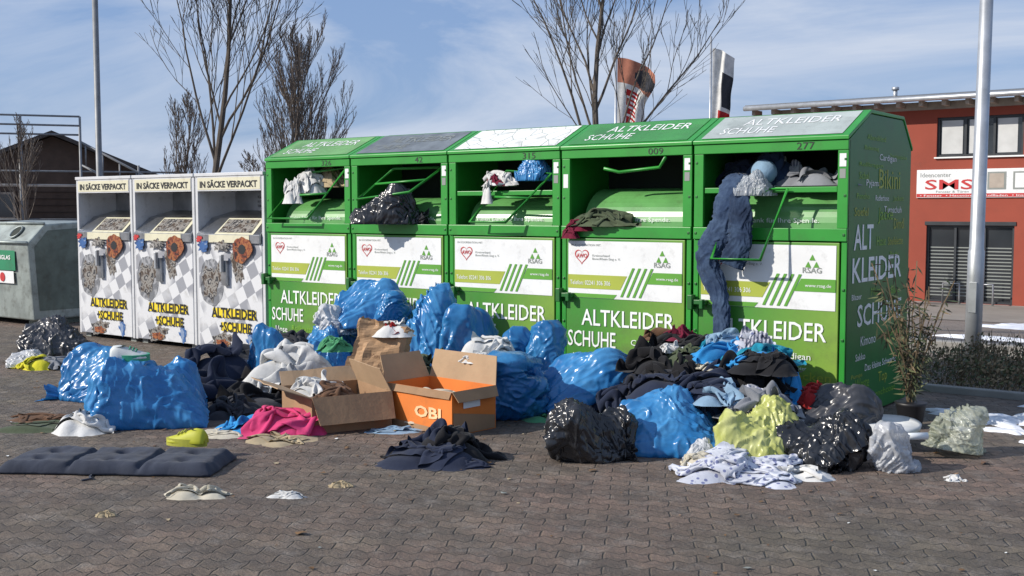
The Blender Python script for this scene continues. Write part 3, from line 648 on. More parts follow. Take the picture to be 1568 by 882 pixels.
for k,(c,x,y,w,h) in enumerate([("floral",5.88,-1.80,.46,.13),("floral",6.08,-1.62,.36,.10),("white",6.22,-1.62,.3,.07),("floral",6.12,-1.82,.34,.06),("cream",5.72,-1.74,.2,.1),("green",4.15,-1.0,.3,.05),("green",4.5,-1.05,.22,.04)]):
    garment("garment_"+c,x,y,w,h,F[c],80+k*1.9,parent=fc,rz=VA+random.uniform(-.4,.4))
mp_=empty("clothes_pile",(0,0,0))
for k,(c,x,y,w,h,z,d) in enumerate([("navy",1.62,-2.1,.76,.30,0,.6),("black",2.12,-2.0,.5,.18,0,.7),("charcoal",2.25,-2.3,.34,.14,0,.8),("navy",1.42,-1.85,.5,.44,0,.5),("white",2.12,-1.62,.50,.32,.14,.5),("black",1.85,-1.75,.4,.22,.0,.6),
      ("green",1.3,-1.75,.4,.1,.1,.7),("white",2.05,-1.9,.2,.2,.0,.7),("white",3.49,-.85,.32,.16,.38,.7),("lblue",2.45,-.85,.5,.3,.0,.7),("green",2.05,-1.1,.22,.12,.34,.7),("white",2.7,-1.05,.45,.14,.22,.6),("grey",3.3,-.75,.5,.36,.0,.7),("olive",2.9,-.9,.45,.32,.05,.7),
      ("charcoal",.85,-1.0,.6,.3,0,.7),("charcoal",1.15,-.7,.6,.4,0,.7),("grey",.6,-.5,.5,.35,0,.7),("white",4.05,-.5,.4,.3,.0,.7),("lblue",4.4,-.3,.5,.3,0,.7),("navy",4.6,-.7,.5,.3,0,.7),("white",3.75,-1.35,.2,.06,.42,.7),("navy",1.15,-1.4,.5,.25,0,.7),("charcoal",2.0,-2.1,.5,.12,0,.6)]):
    garment("garment_"+c,x,y,w,h,F[c],120+k*2.3,z0=z,parent=mp_,rz=VA+random.uniform(-.4,.4),dep=d)
garment("blue_cloth",2.76,-2.56,.36,.12,F["sky"],200); garment("pink_jacket",3.01,-2.46,.48,.17,F["pink"],201); garment("beige_cloth",3.15,-2.66,.34,.04,F["beige"],206)
garment("beige_cloth",2.72,-2.74,.28,.03,F["cream"],207)
bk=empty("black_clothes",(0,0,0))
for k,(x,y,w,h) in enumerate([(4.28,-2.45,.40,.20),(4.48,-2.36,.36,.20),(4.40,-2.55,.44,.12),(4.18,-2.58,.24,.06),(4.62,-2.5,.2,.05)]):
    garment("garment",x,y,w,h,F["black" if k%2 else "navy"],210+k*1.3,parent=bk)
garment("green_cloth",1.60,-3.36,.44,.05,F["olive"],220,dep=.5); garment("white_cloth",1.86,-3.22,.36,.14,F["white"],221); garment("beige_cloth",1.3,-3.2,.4,.05,F["brown"],222,dep=.4)
garment("yellow_cloth",-1.25,-1.85,.3,.12,F["yellow"],223); garment("dark_cloth",-2.1,-1.05,.6,.14,F["charcoal"],224); garment("grey_cloth",-1.05,-1.6,.5,.12,F["grey"],225)
garment("dark_cloth",-2.5,-.7,.5,.12,F["brown"],226)
for k,(c,x,y,w,z,h) in enumerate([("white",.50,.08,.34,1.66,.25),("white",.42,-.04,.18,1.56,.24),("beige",.72,.2,.3,1.72,.2),("white",2.93,.02,.29,1.70,.13),("maroon",2.88,.0,.16,1.70,.1),("white",2.86,-.08,.09,1.55,.18),
      ("olive",3.98,.06,.46,1.368,.14),("olive",3.88,.0,.34,1.368,.10),("maroon",3.75,-.02,.18,1.33,.1),("maroon",3.70,-.06,.12,1.27,.09),("grey",5.61,.2,.40,1.67,.14),("denim",5.2,.25,.40,1.67,.28),("navy",4.98,.3,.3,1.67,.2),("plaid",5.35,.3,.3,1.67,.2),("black",5.1,.35,.4,1.7,.2)]):
    garment("garment_in_opening",x,y,w,h,F[c],240+k*1.9,z0=z,rz=0,dep=.5)
tube("rolled_blanket",[(5.22,.5,1.76),(5.25,.3,1.77),(5.28,.06,1.78)],.085,F["lblue"],n=24)
j=empty("pair_of_jeans",(0,0,0))
sleeve("leg_long",[(5.10,.10,1.73),(5.10,.0,1.73),(5.10,-.09,1.62),(5.08,-.12,1.42),(4.98,-.13,1.24),(4.95,-.13,1.10),(5.03,-.11,.9),(5.05,-.10,.72),(5.05,-.11,.50)],[.09,.09,.095,.105,.10,.09,.07,.065,.06],F["jeans"],1,.38,j)
sleeve("leg_short",[(5.18,.08,1.70),(5.18,-.02,1.71),(5.18,-.11,1.60),(5.20,-.14,1.42),(5.21,-.15,1.28),(5.15,-.16,1.10)],[.08,.08,.085,.095,.095,.09],F["jeans2"],5,.38,j)
def pad(name,Lx,Ly,h,mat,loc,rot,segs=4,seed=0,parent=None):
    nx,ny=96,28; v=[];f=[]
    def top(u,w):
        e=min(1,min(w,1-w)*9)**.5*min(1,min(u,1-u)*20)**.5
        sg=abs(math.sin(math.pi*u*segs)); g=1-.55*(1-min(1,sg*4.5))
        tf=0
        for k in range(segs):
            for a in (.3,.7):
                du=(u-(k+.5)/segs)*Lx; dw=(w-a)*Ly; tf+=math.exp(-(du*du+dw*dw)/.0012)
        return h*(.22+.78*e*g)*(1-.4*min(1,tf))+.012*noise.noise(Vector((u*9,w*4,seed)))*e+.006*noise.noise(Vector((u*30,w*10,seed)))
    for k in (0,1):
        for a in range(ny+1):
            for b in range(nx+1):
                u,w=b/nx,a/ny; v.append(((u-.5)*Lx+.008*noise.noise(Vector((w*5,u*5,seed))),(w-.5)*Ly+.012*noise.noise(Vector((u*8,seed,2))),top(u,w) if k==0 else .004))
    n=(nx+1)*(ny+1)
    for a in range(ny):
        for b in range(nx):
            i=a*(nx+1)+b; f+=[(i,i+1,i+nx+2,i+nx+1),(n+i+nx+1,n+i+nx+2,n+i+1,n+i)]
    for b in range(nx): f.append((b+n,b+1+n,b+1,b)); i=ny*(nx+1)+b; f.append((i,i+1,i+1+n,i+n))
    for a in range(ny): i=a*(nx+1); f.append((i,i+nx+1,i+nx+1+n,i+n)); i+=nx; f.append((i+n,i+nx+1+n,i+nx+1,i))
    return mesh(name,v,f,mat,parent,smooth=True,loc=loc,rot=rot)
CUSH=fabric("cushion_fabric",(.035,.042,.062))
pad("lounger_cushion",1.25,.48,.07,CUSH,(2.97,-3.73,.006),(0,0,rad(32.8)),3,1)
tube("cushion_strap",[(3.05,-3.96,.01),(3.09,-4.0,.012),(3.14,-4.02,.012),(3.12,-4.07,.01)],.006,CUSH)
pad("foam_mattress",.62,.5,.06,F["charcoal"],(1.48,-1.78,.02),(rad(62),0,VA+.3),1,4)
def shoe(name,loc,rz,L_,m1,m2,tiltx=0):
    p=empty(name,loc,rz); p.rotation_euler=(tiltx,0,rz)
    n=28; v=[];f=[]
    secs=[(0,.30,.24),(.08,.42,.34),(.25,.42,.36),(.42,.40,.30),(.6,.46,.22),(.8,.44,.16),(.93,.32,.12),(1,.12,.08)]
    for (u,wd,ht) in secs:
        for k in range(n):
            a=2*math.pi*k/n; v.append((u*L_-L_/2,math.cos(a)*wd*L_*.42,max(-.02,math.sin(a))*ht*L_*.95+.02*L_))
    for i in range(len(secs)-1):
        for k in range(n): f.append((i*n+k,i*n+(k+1)%n,(i+1)*n+(k+1)%n,(i+1)*n+k))
    f+=[tuple(range(n))[::-1],tuple(range((len(secs)-1)*n,len(secs)*n))]
    mesh("upper",v,f,m1,p,smooth=True)
    sv=[]
    for z in (-.015,.03):
        for k in range(32):
            a=2*math.pi*k/32; sv.append((math.cos(a)*L_*.52,math.sin(a)*L_*(.19+.03*math.cos(a)),z))
    mesh("sole",sv,[(k,(k+1)%32,(k+1)%32+32,k+32) for k in range(32)]+[tuple(range(32))[::-1],tuple(range(32,64))],m2,p)
    hv=[(math.cos(2*math.pi*k/20)*L_*.17-L_*.24,math.sin(2*math.pi*k/20)*L_*.1,L_*(.33+.03*math.cos(2*math.pi*k/20))) for k in range(20)]
    mesh("opening",hv,[tuple(range(20))],DARK,p)
    for q in range(3): tube("lace",[(L_*(.02+.08*q),-.1*L_,L_*(.27-.035*q)),(L_*(.02+.08*q),0,L_*(.315-.035*q)),(L_*(.02+.08*q),.1*L_,L_*(.27-.035*q))],.005,m2,p)
shoe("sneaker",(1.93,-2.93,.475),VA+.1,.26,M("shoe_white",(.65,.68,.66),.5),M("shoe_green",(.05,.35,.2),.5),tiltx=.15)
shoe("slipper",(3.06,-3.32,.085),VA+2.9,.26,M("slipper_yellow",(.52,.53,.03),.6),M("slipper_sole",(.45,.45,.05),.6))

# ------------------------------------------------------------------ cardboard
def carton(name,org,rz,w,d,h,mo,flaps,mi=CARD_IN):
    p=empty(name,org,rz); t=.006
    boxes("walls",[(0,w,0,t,0,h),(0,w,d-t,d,0,h),(0,t,t+.0005,d-t-.0005,0,h-.001),(w-t,w,t+.0005,d-t-.0005,0,h-.001)],mo,p)
    box("bottom",(t,w-t,t,d-t,.002,.008),mi,p,bevel=0)
    def flap(nm,a,b,nrm,ang,ln,m):
        a=Vector(a);b=Vector(b);nn=Vector(nrm); up=Vector((0,0,1)); dr=nn*math.sin(ang)+up*math.cos(ang); o=dr.cross((b-a).normalized())*t
        sh=(b-a).normalized()*.02; vv=[]
        for s_ in (0,1):
            for u in rows(0,1,6):
                for e in (0,1):
                    vv.append(a.lerp(b,u)+(sh*(1-2*u) if e else Vector())+dr*ln*e+o*s_+o*2.8*noise.noise(Vector((u*3,e*2,ang*5)))*e)
        ff=[]
        for i in range(6):
            k=i*2; ff+=[(k,k+2,k+3,k+1),(k+14,k+15,k+17,k+16),(k,k+14,k+16,k+2),(k+1,k+3,k+17,k+15)]
        ff+=[(0,1,15,14),(12,26,27,13)]
        mesh(nm,vv,ff,m,p)
    fx={'f':((0,0,h),(w,0,h),(0,-1,0)),'b':((0,d,h),(w,d,h),(0,1,0)),'l':((0,0,h),(0,d,h),(-1,0,0)),'r':((w,0,h),(w,d,h),(1,0,0))}
    for k,(ang,ln,m) in flaps.items(): flap("flap_"+k,*fx[k],ang,ln,m)
    return p
b1=carton("cardboard_box",(3.20,-2.42,0),rad(66.6),.58,.62,.25,CARD,{'f':(rad(150),.20,CARD),'b':(rad(50),.14,CARD_IN),'l':(rad(70),.24,CARD_IN),'r':(rad(-25),.18,CARD_IN)})
garment("box_contents",2.96,-2.05,.5,.22,F["brown"],300,z0=.05); garment("box_contents",2.83,-1.98,.34,.14,F["white"],301,z0=.18)
b2=carton("cardboard_box",(3.34,-1.85,0),rad(-6),.66,.42,.30,ORANGE,{'f':(rad(168),.05,CARD),'b':(rad(10),.20,CARD_IN),'l':(rad(25),.2,CARD_IN),'r':(rad(150),.08,CARD)})
quad("side_brown",[(.663,.01,.01),(.663,.41,.01),(.663,.41,.10),(.663,.01,.16)],CARD,b2)
quad("front_brown",[(.01,-.003,.005),(.655,-.003,.005),(.655,-.003,.035),(.01,-.003,.06)],CARD,b2)
text("box_lettering","OBI",.30,.56,.10,.18,M("box_print",(.85,.55,.3),.6),b2,y=-.006,bold=.03)
quad("label",[(.667,.10,.18),(.667,.26,.18),(.667,.26,.27),(.667,.10,.27)],LBL,b2)
garment("box_contents",3.7,-1.68,.4,.2,F["cream"],305,z0=.04)
def paper_bag():
    n=40; nz=24; w,d,h=.40,.22,.46; v=[];f=[]; per=[]
    for k in range(n):
        u=k/n*4
        if u<1: q=(-.5+u,-.5)
        elif u<2: q=(.5,-.5+(u-1))
        elif u<3: q=(.5-(u-2),.5)
        else: q=(-.5,.5-(u-3))
        per.append(q)
    for i in range(nz+1):
        t=i/nz
        for a,b in per:
            x=a*w*(1+.12*t)*(.88 if abs(a)>.49 and t>.3 else 1); y=b*d*(1-.35*t)
            nn=noise.noise(Vector((a*4,b*4,t*4+3)))*.03*(.3+t)+.02*abs(noise.noise(Vector((a*9,b*9,t*8))))
            x+=nn; y+=nn*1.2; z=t*h+(.035*noise.noise(Vector((a*9,b*9,1))) if i==nz else 0)
            v.append((x,y,z))
    for i in range(nz):
        for k in range(n): f.append((i*n+k,i*n+(k+1)%n,(i+1)*n+(k+1)%n,(i+1)*n+k))
    f.append(tuple(range(n))[::-1])
    o=mesh("paper_bag",v,f,KRAFT,loc=(2.78,-1.42,.20),rot=(rad(-12),rad(14),VA-.15))
    text("bag_lettering","WITH",-.03,.09,.18,.205,M("paper_print",(.2,.1,.05),.7),o,y=-.125)
paper_bag()
garment("cloth_in_paper_bag",2.86,-1.28,.24,.12,F["white"],302,z0=.54); garment("cloth_in_paper_bag",2.92,-1.3,.14,.08,F["red"],303,z0=.56)
garment("clothes_under_bag",2.78,-1.3,.5,.28,F["olive"],304)
tube("round_tray",[(6.40,-.50,.10),(6.40,-.505,.115),(6.40,-.51,.15),(6.40,-.51,.155)],[.16,.2,.21,.19],M("white_plastic",(.6,.61,.6),.4),n=40)
tube("paper_roll",[(6.55,-.85,.14),(6.72,-.74,.15)],.022,WHITE,n=16)

# ------------------------------------------------------------------ litter
def litter():
    v=[];f=[];mi=[]; mats=[WHITE,F["beige"],F["brown"],M("leaf_litter",(.16,.09,.04),.9),GREYP,CARD]
    for k in range(1400):
        x=random.uniform(-3,9); y=random.uniform(-5.5,1)
        if x>0 and x<6.2 and y>-.6: continue
        dens=math.exp(-((y+1.9)/1.4)**2)
        if random.random()>dens*.8+.15: continue
        s=random.uniform(.005,.018)*(2.4 if random.random()<.05 else 1); n=random.choice([4,5,6]); c=len(v); a0=random.random()*6
        for q in range(n):
            a=a0+2*math.pi*q/n; r=s*random.uniform(.5,1.3); v.append((x+math.cos(a)*r,y+math.sin(a)*r,.008+random.random()*s*.5))
        f.append(tuple(range(c,c+n))); mi.append(random.choices(range(6),[1,2,4,9,1,1])[0])
    mesh("scattered_litter",v,f,mats,mi=mi)
litter()
garment("crumpled_tissue",3.90,-3.88,.28,.06,F["cream"],311.1,dep=.4); garment("crumpled_tissue",4.3,-3.62,.14,.035,F["white"],312,dep=.35); garment("crumpled_tissue",4.36,-3.3,.12,.03,F["beige"],314,dep=.4)
garment("crumpled_tissue",6.99,-1.16,.10,.03,F["white"],313); garment("crumpled_tissue",3.85,-4.4,.09,.025,F["beige"],314,dep=.5)
garment("paper_scrap",3.55,-2.0,.3,.03,F["lblue"],315,dep=.5)

# ------------------------------------------------------------------ lamps
def lamp(loc,r0,r1,h,lean=0,mt=GALV):
    p=empty("street_lamp",loc); p.rotation_euler=(0,lean,0)
    tube("pole",[(0,0,-.2),(0,0,1.1),(0,0,1.12),(0,0,h)],[r0,r0,r0*.88,r1],mt,p,n=24)
    tube("base_collar",[(0,0,0),(0,0,.05)],r0*1.25,mt,p,n=24)
    boxes("access_door",[(-.035,.035,-r0-.004,-r0+.01,.5,.8)],mt,p,bevel=.003)
    tube("bracket",[(0,0,h),(0,-.1,h+.08),(0,-.6,h+.12)],.03,mt,p)
    boxes("lamp_head",[(-.11,.11,-1.15,-.5,h+.07,h+.16)],ROOFM,p,bevel=.03)
lamp((5.80,3.94,0),.078,.052,6.5,rad(.6)); lamp((-9.22,4.14,0),.062,.05,6.8,0,GALV2)

# ------------------------------------------------------------------ trees
def tree(name,loc,h,rad0,seed,spread=.5,levels=4,kids=(7,6,5,4),mat=BARK,fork=.33,up=.55,twig=.006,ll=.85,oval=0):
    rnd=random.Random(seed); v=[];f=[]
    def seg(pts,rs,n):
        b=len(v)
        for i,p in enumerate(pts):
            d=(pts[min(i+1,len(pts)-1)]-pts[max(i-1,0)]).normalized(); s=d.orthogonal().normalized(); t=d.cross(s)
            for k in range(n): a=2*math.pi*k/n; v.append(p+(s*math.cos(a)+t*math.sin(a))*rs[i])
        for i in range(len(pts)-1):
            for k in range(n): f.append((b+i*n+k,b+i*n+(k+1)%n,b+(i+1)*n+(k+1)%n,b+(i+1)*n+k))
    def grow(p,d,L_,r,lv):
        ns={0:9,1:9,2:6,3:4}.get(lv,3); pts=[p.copy()]; rs=[r]
        r_end=max(twig,r*.22) if lv<levels else twig*.6
        dd=d.copy(); jit=.035 if lv==0 else .09
        for i in range(ns):
            dd=(dd+Vector((rnd.gauss(0,jit),rnd.gauss(0,jit),rnd.gauss(0,.04)+(.09*up if lv else 0))) ).normalized()
            pts.append(pts[-1]+dd*L_/ns); rs.append(r+(r_end-r)*((i+1)/ns)**.8)
        seg(pts,rs,[8,6,4,3,3][min(lv,4)])
        if lv>=levels: return
        k=kids[min(lv,len(kids)-1)]
        for c in range(k):
            t=(fork+(1-fork)*((c+rnd.random()*.8)/k)**1.3) if lv==0 else .15+.83*(c+rnd.random()*.7)/k
            t=min(.99,t); i=min(ns-1,int(t*ns)); q=pts[i].lerp(pts[i+1],t*ns-i); rr=rs[i]
            ax=(pts[i+1]-pts[i]).normalized(); side=ax.orthogonal().normalized(); side.rotate(Matrix.Rotation(rnd.random()*2*math.pi,3,ax))
            ang=spread*rnd.uniform(.65,1.25)
            nd=(ax*math.cos(ang)+side*math.sin(ang)); nd.z+=up*.3; nd.normalize()
            if lv: LL=L_*(1-t*.55)*rnd.uniform(.45,.7)
            elif oval: LL=h*oval*rnd.uniform(.8,1.1)*math.sqrt(max(.05,1-((t-.35)/.68)**2))
            else: LL=(h*(1-t)*rnd.uniform(.75,.95)+h*.12)*ll
            grow(q,nd,LL,max(twig,rr*rnd.uniform(.36,.55)),lv+1)
    grow(Vector((0,0,-.1)),Vector((0,0,1)),h*.92,rad0,0)
    return mesh(name,v,f,mat,loc=loc)
tree("bare_tree",(-7.7,5.3,tz(5.3)),7.4,.085,3,spread=.50,kids=(14,7,5,3),fork=.30,up=.6,ll=.80,twig=.005)
tree("bare_tree",(-.95,7.9,tz(7.9)),7.4,.085,12,spread=.46,kids=(13,7,5,3),fork=.28,up=.65,twig=.0045,ll=.78)
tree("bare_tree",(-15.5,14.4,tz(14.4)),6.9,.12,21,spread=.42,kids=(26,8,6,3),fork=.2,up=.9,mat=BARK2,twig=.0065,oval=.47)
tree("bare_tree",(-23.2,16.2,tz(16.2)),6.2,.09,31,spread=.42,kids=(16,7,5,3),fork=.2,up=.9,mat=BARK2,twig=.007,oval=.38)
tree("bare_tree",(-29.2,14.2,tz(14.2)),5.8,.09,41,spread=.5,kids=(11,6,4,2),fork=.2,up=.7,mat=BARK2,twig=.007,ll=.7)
tree("bare_tree",(-14.4,2.9,0),6.2,.07,51,spread=.6,kids=(10,6,4,2),fork=.28,up=.5)
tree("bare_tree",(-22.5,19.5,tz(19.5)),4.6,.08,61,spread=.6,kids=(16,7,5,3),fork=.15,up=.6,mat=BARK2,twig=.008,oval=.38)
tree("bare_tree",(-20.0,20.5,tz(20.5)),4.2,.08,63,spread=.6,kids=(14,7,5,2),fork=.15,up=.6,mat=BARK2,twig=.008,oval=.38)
def treeline():
    rnd=random.Random(5); v=[];f=[]
    for k in range(9000):
        x=rnd.uniform(-150,40); y=95+rnd.uniform(-5,5); z=-1.5+rnd.random()**1.3*(5.5+2.5*noise.noise(Vector((x*.08,0,0)))+1.5*noise.noise(Vector((x*.4,0,3)))); s=rnd.uniform(.15,.45); b=len(v)
        for q in range(3): v.append((x+rnd.gauss(0,s*.5),y+rnd.gauss(0,s),z+rnd.gauss(0,s*1.4)))
        f.append((b,b+1,b+2))
    mesh("distant_trees",v,f,M("distant_tree_mat",(.10,.09,.075),.95,vs=.3))
treeline()

# ------------------------------------------------------------------ hedge and potted plant
def leaves(name,cx,cy,rx,ry,h,n,mats,seed,zb=0,s0=.03,lo=.012):
    rnd=random.Random(seed); v=[];f=[];mi=[]
    for k in range(n):
        x=cx+rnd.uniform(-rx,rx); y=cy+rnd.uniform(-ry,ry)
        hh=h*(.6+.6*noise.noise(Vector((x*2.1,y*2.1,seed)))+.3)
        z=zb+rnd.random()**.7*hh; b=len(v); d=Vector((rnd.gauss(0,1),rnd.gauss(0,1),rnd.gauss(.4,.8))).normalized(); s=d.orthogonal().normalized(); L_=s0*rnd.uniform(.6,1.6); p=Vector((x,y,z))
        v+= [p-s*lo*.5,p+d*L_*.5+s*lo,p+d*L_,p+d*L_*.5-s*lo]; f.append((b,b+1,b+2,b+3)); mi.append(rnd.randrange(len(mats)))
    for k in range(n//12):
        x=cx+rnd.uniform(-rx,rx); y=cy+rnd.uniform(-ry,ry); b=len(v); t=Vector((rnd.gauss(0,.12),rnd.gauss(0,.12),h*rnd.uniform(.7,1.5))); p=Vector((x,y,zb))
        v+=[p,p+Vector((.006,0,0)),p+t+Vector((.003,0,0)),p+t]; f.append((b,b+1,b+2,b+3)); mi.append(0)
    return mesh(name,v,f,mats,mi=mi)
LF=[M("leaf_brown",(.16,.115,.065),.8),M("leaf_olive",(.10,.115,.045),.7),M("leaf_dark",(.05,.065,.03),.6),M("leaf_tan",(.28,.21,.12),.8)]
leaves("low_hedge",9.5,2.75,3.6,.8,.28,26000,LF,3)
leaves("low_hedge",3.0,3.0,2.8,.8,.2,5000,LF,4)
box("edging_kerb",(-40,30,1.86,1.94,-.1,.06),CONC,bevel=.01)
def potted():
    p=empty("potted_plant",(6.33,.22,0)); rnd=random.Random(8)
    tube("pot",[(0,0,0),(0,0,.02),(0,0,.16),(0,0,.18),(0,0,.182)],[.07,.075,.10,.11,.095],BLACK,p,n=28)
    v=[];f=[];mi=[]
    for s_ in range(26):
        a=rnd.random()*6.28; tl=rnd.uniform(.06,.28); H_=rnd.uniform(.6,1.05); pts=[]
        for i in range(9):
            t=i/8; pts.append(Vector((math.cos(a)*tl*t**1.4,math.sin(a)*tl*t**1.4,.12+H_*t))+Vector((rnd.gauss(0,.008),rnd.gauss(0,.008),0)))
        for i in range(8):
            b=len(v); w=Vector((.0035,.001,0)); v+=[pts[i]-w,pts[i]+w,pts[i+1]+w,pts[i+1]-w]; f.append((b,b+1,b+2,b+3)); mi.append(0)
        for q in range(22):
            t=rnd.uniform(.15,1); i=min(7,int(t*8)); c=pts[i].lerp(pts[i+1],t*8-i); d=Vector((rnd.gauss(0,1),rnd.gauss(0,1),rnd.gauss(-.5,.7))).normalized(); s=d.orthogonal().normalized(); L_=rnd.uniform(.05,.13); b=len(v)
            v+=[c,c+d*L_*.5+s*.007,c+d*L_,c+d*L_*.5-s*.007]; f.append((b,b+1,b+2,b+3)); mi.append(rnd.choice([0,2,2,1]))
    mesh("stems_and_leaves",v,f,LF[:3],p,mi=mi)
potted()

# ------------------------------------------------------------------ red building
def red_building():
    p=empty("commercial_building",(0,0,0)); Y=29.4; X0,X1=-7.4,12; Z0,Z1=-1.6,4.72
    holes=[(-1.79,.80,3.20,4.46),(1.6,4.2,3.20,4.46),(-2.04,.62,-1.45,1.02),(1.5,4.2,-1.45,1.02),(-6.6,-4.2,3.2,4.46)]
    xs=sorted({X0,X1,*[h[0] for h in holes],*[h[1] for h in holes]}); zs=sorted({Z0,Z1,*[h[2] for h in holes],*[h[3] for h in holes]})
    v=[];f=[]
    def q(*P):
        b=len(v); v.extend(P); f.append((b,b+1,b+2,b+3))
    for a,b in zip(xs,xs[1:]):
        for c,d in zip(zs,zs[1:]):
            if any(h[0]<=a<h[1] and h[2]<=c<h[3] for h in holes): continue
            q((a,Y,c),(b,Y,c),(b,Y,d),(a,Y,d))
    for a,b,c,d in holes:
        R_=.18; q((a,Y,c),(a,Y+R_,c),(a,Y+R_,d),(a,Y,d)); q((b,Y,c),(b,Y,d),(b,Y+R_,d),(b,Y+R_,c)); q((a,Y,d),(a,Y+R_,d),(b,Y+R_,d),(b,Y,d)); q((a,Y,c),(b,Y,c),(b,Y+R_,c),(a,Y+R_,c))
    q((X0,Y,Z0),(X0,Y,Z1),(X0,Y+12,Z1+1.2),(X0,Y+12,Z0)); q((X1,Y,Z0),(X1,Y+12,Z0),(X1,Y+12,Z1+1.2),(X1,Y,Z1)); q((X0,Y+12,Z0),(X0,Y+12,Z1+1.2),(X1,Y+12,Z1+1.2),(X1,Y+12,Z0))
    mesh("walls",v,f,RED,p)
    BL=M("interior_blinds",(.55,.56,.55),.7,var=.1)
    for k,(a,b,c,d) in enumerate(holes):
        box("glazing",(a,b,Y+.16,Y+.17,c,d),GLASS,p,bevel=0)
        fr=[(a,b,Y+.08,Y+.14,d-.07,d),(a,b,Y+.08,Y+.14,c,c+.07),(a,a+.07,Y+.08,Y+.14,c+.07,d-.07),(b-.07,b,Y+.08,Y+.14,c+.07,d-.07)]
        for m_ in (1,2): xx=a+(b-a)*m_/3; fr.append((xx-.035,xx+.035,Y+.08,Y+.14,c+.07,d-.07))
        boxes("frame",fr,FRAME_D,p)
        if c>2:
            boxes("curtain",[(a+.12,a+(b-a)/3-.1,Y+.145,Y+.155,c+.1,d-.1),(a+(b-a)/3+.1,a+(b-a)*.55,Y+.145,Y+.155,c+.1,d-.1),(a+(b-a)*2/3+.08,b-.2,Y+.145,Y+.155,c+.1,d-.1)],BL,p)
            box("sill",(a-.05,b+.05,Y-.08,Y+.07,c-.05,c-.003),WHITE,p)
        else:
            boxes("shutter_slats",[(a+.09,b-.09,Y+.145,Y+.155,c+.2+.11*n,c+.235+.11*n) for n in range(15)],GREYP,p)
            box("lintel",(a-.05,b+.05,Y-.03,Y+.07,d+.003,d+.12),FRAME_D,p)
            for m_ in (0,1): tube("bike_rack",[(a+.7+m_*1.0,Y-.5,-1.45),(a+.7+m_*1.0,Y-.5,-.8),(a+1.2+m_*1.0,Y-.5,-.8),(a+1.2+m_*1.0,Y-.5,-1.45)],.03,GALV,p)
    box("sign_board",(-2.37,2.9,Y-.06,Y-.01,1.90,2.80),LBL,p,bevel=.01)
    quad("sign_strip",[(-2.36,Y-.064,1.92),(2.88,Y-.064,1.92),(2.88,Y-.064,2.03),(-2.36,Y-.064,2.03)],REDP,p)
    text("sign_lettering","SMS",-2.1,-.62,2.16,2.48,REDP,p,y=Y-.066,bold=.015); text("sign_lettering","Ideencenter",-2.25,-1.3,2.56,2.70,GREYP,p,y=Y-.066); text("sign_lettering","Fenster & Türen",-1.75,-.75,2.06,2.13,GREYP,p,y=Y-.066)
    for k in range(3):
        a=-.2+k*.75; box("sign_picture",(a,a+.55,Y-.068,Y-.062,2.15,2.7),GREYP,p,bevel=0); box("sign_picture_pane",(a+.06,a+.49,Y-.072,Y-.0685,2.2,2.65),LBL if k%2 else TIMBER,p,bevel=0)
    text("sign_lettering","• Fenster  • Haustüren  • Rollladen  • Insektenschutz  • Markisen",-2.25,2.7,1.94,2.0,WHITE,p,y=Y-.067)
    box("plinth",(X0,X1,Y-.02,Y-.003,-1.6,-1.46),CONC,p)
    prism("roof",[(Y-.75,4.98),(Y-.75,5.14),(Y+12.5,6.5),(Y+12.5,6.3)],X0-.7,X1+.5,ROOFM,p,bevel=.01)
    boxes("rafters",[(x,x+.12,Y-.6,Y-.001,4.80,4.975) for x in rows(X0-.5,X1,28)],TIMBER,p)
    tube("gutter",[(X0-.7,Y-.82,5.02),(X1+.5,Y-.82,5.02)],.085,GALV,p,n=10)
    box("soffit_wall",(X0+.01,X1-.01,Y+.01,Y+.1,4.7,4.98),TIMBER,p,bevel=0)
    for x in (-3.4,-.6,1.4): tube("vent_pipe",[(x,Y+.8,5.1),(x,Y+.8,5.55)],.07,GALV,p); tube("vent_cap",[(x,Y+.8,5.5),(x,Y+.8,5.6)],.12,GALV,p)
    tube("downpipe",[(1.2,Y-.1,4.9),(1.2,Y-.1,-1.4)],.05,GALV,p)
red_building()

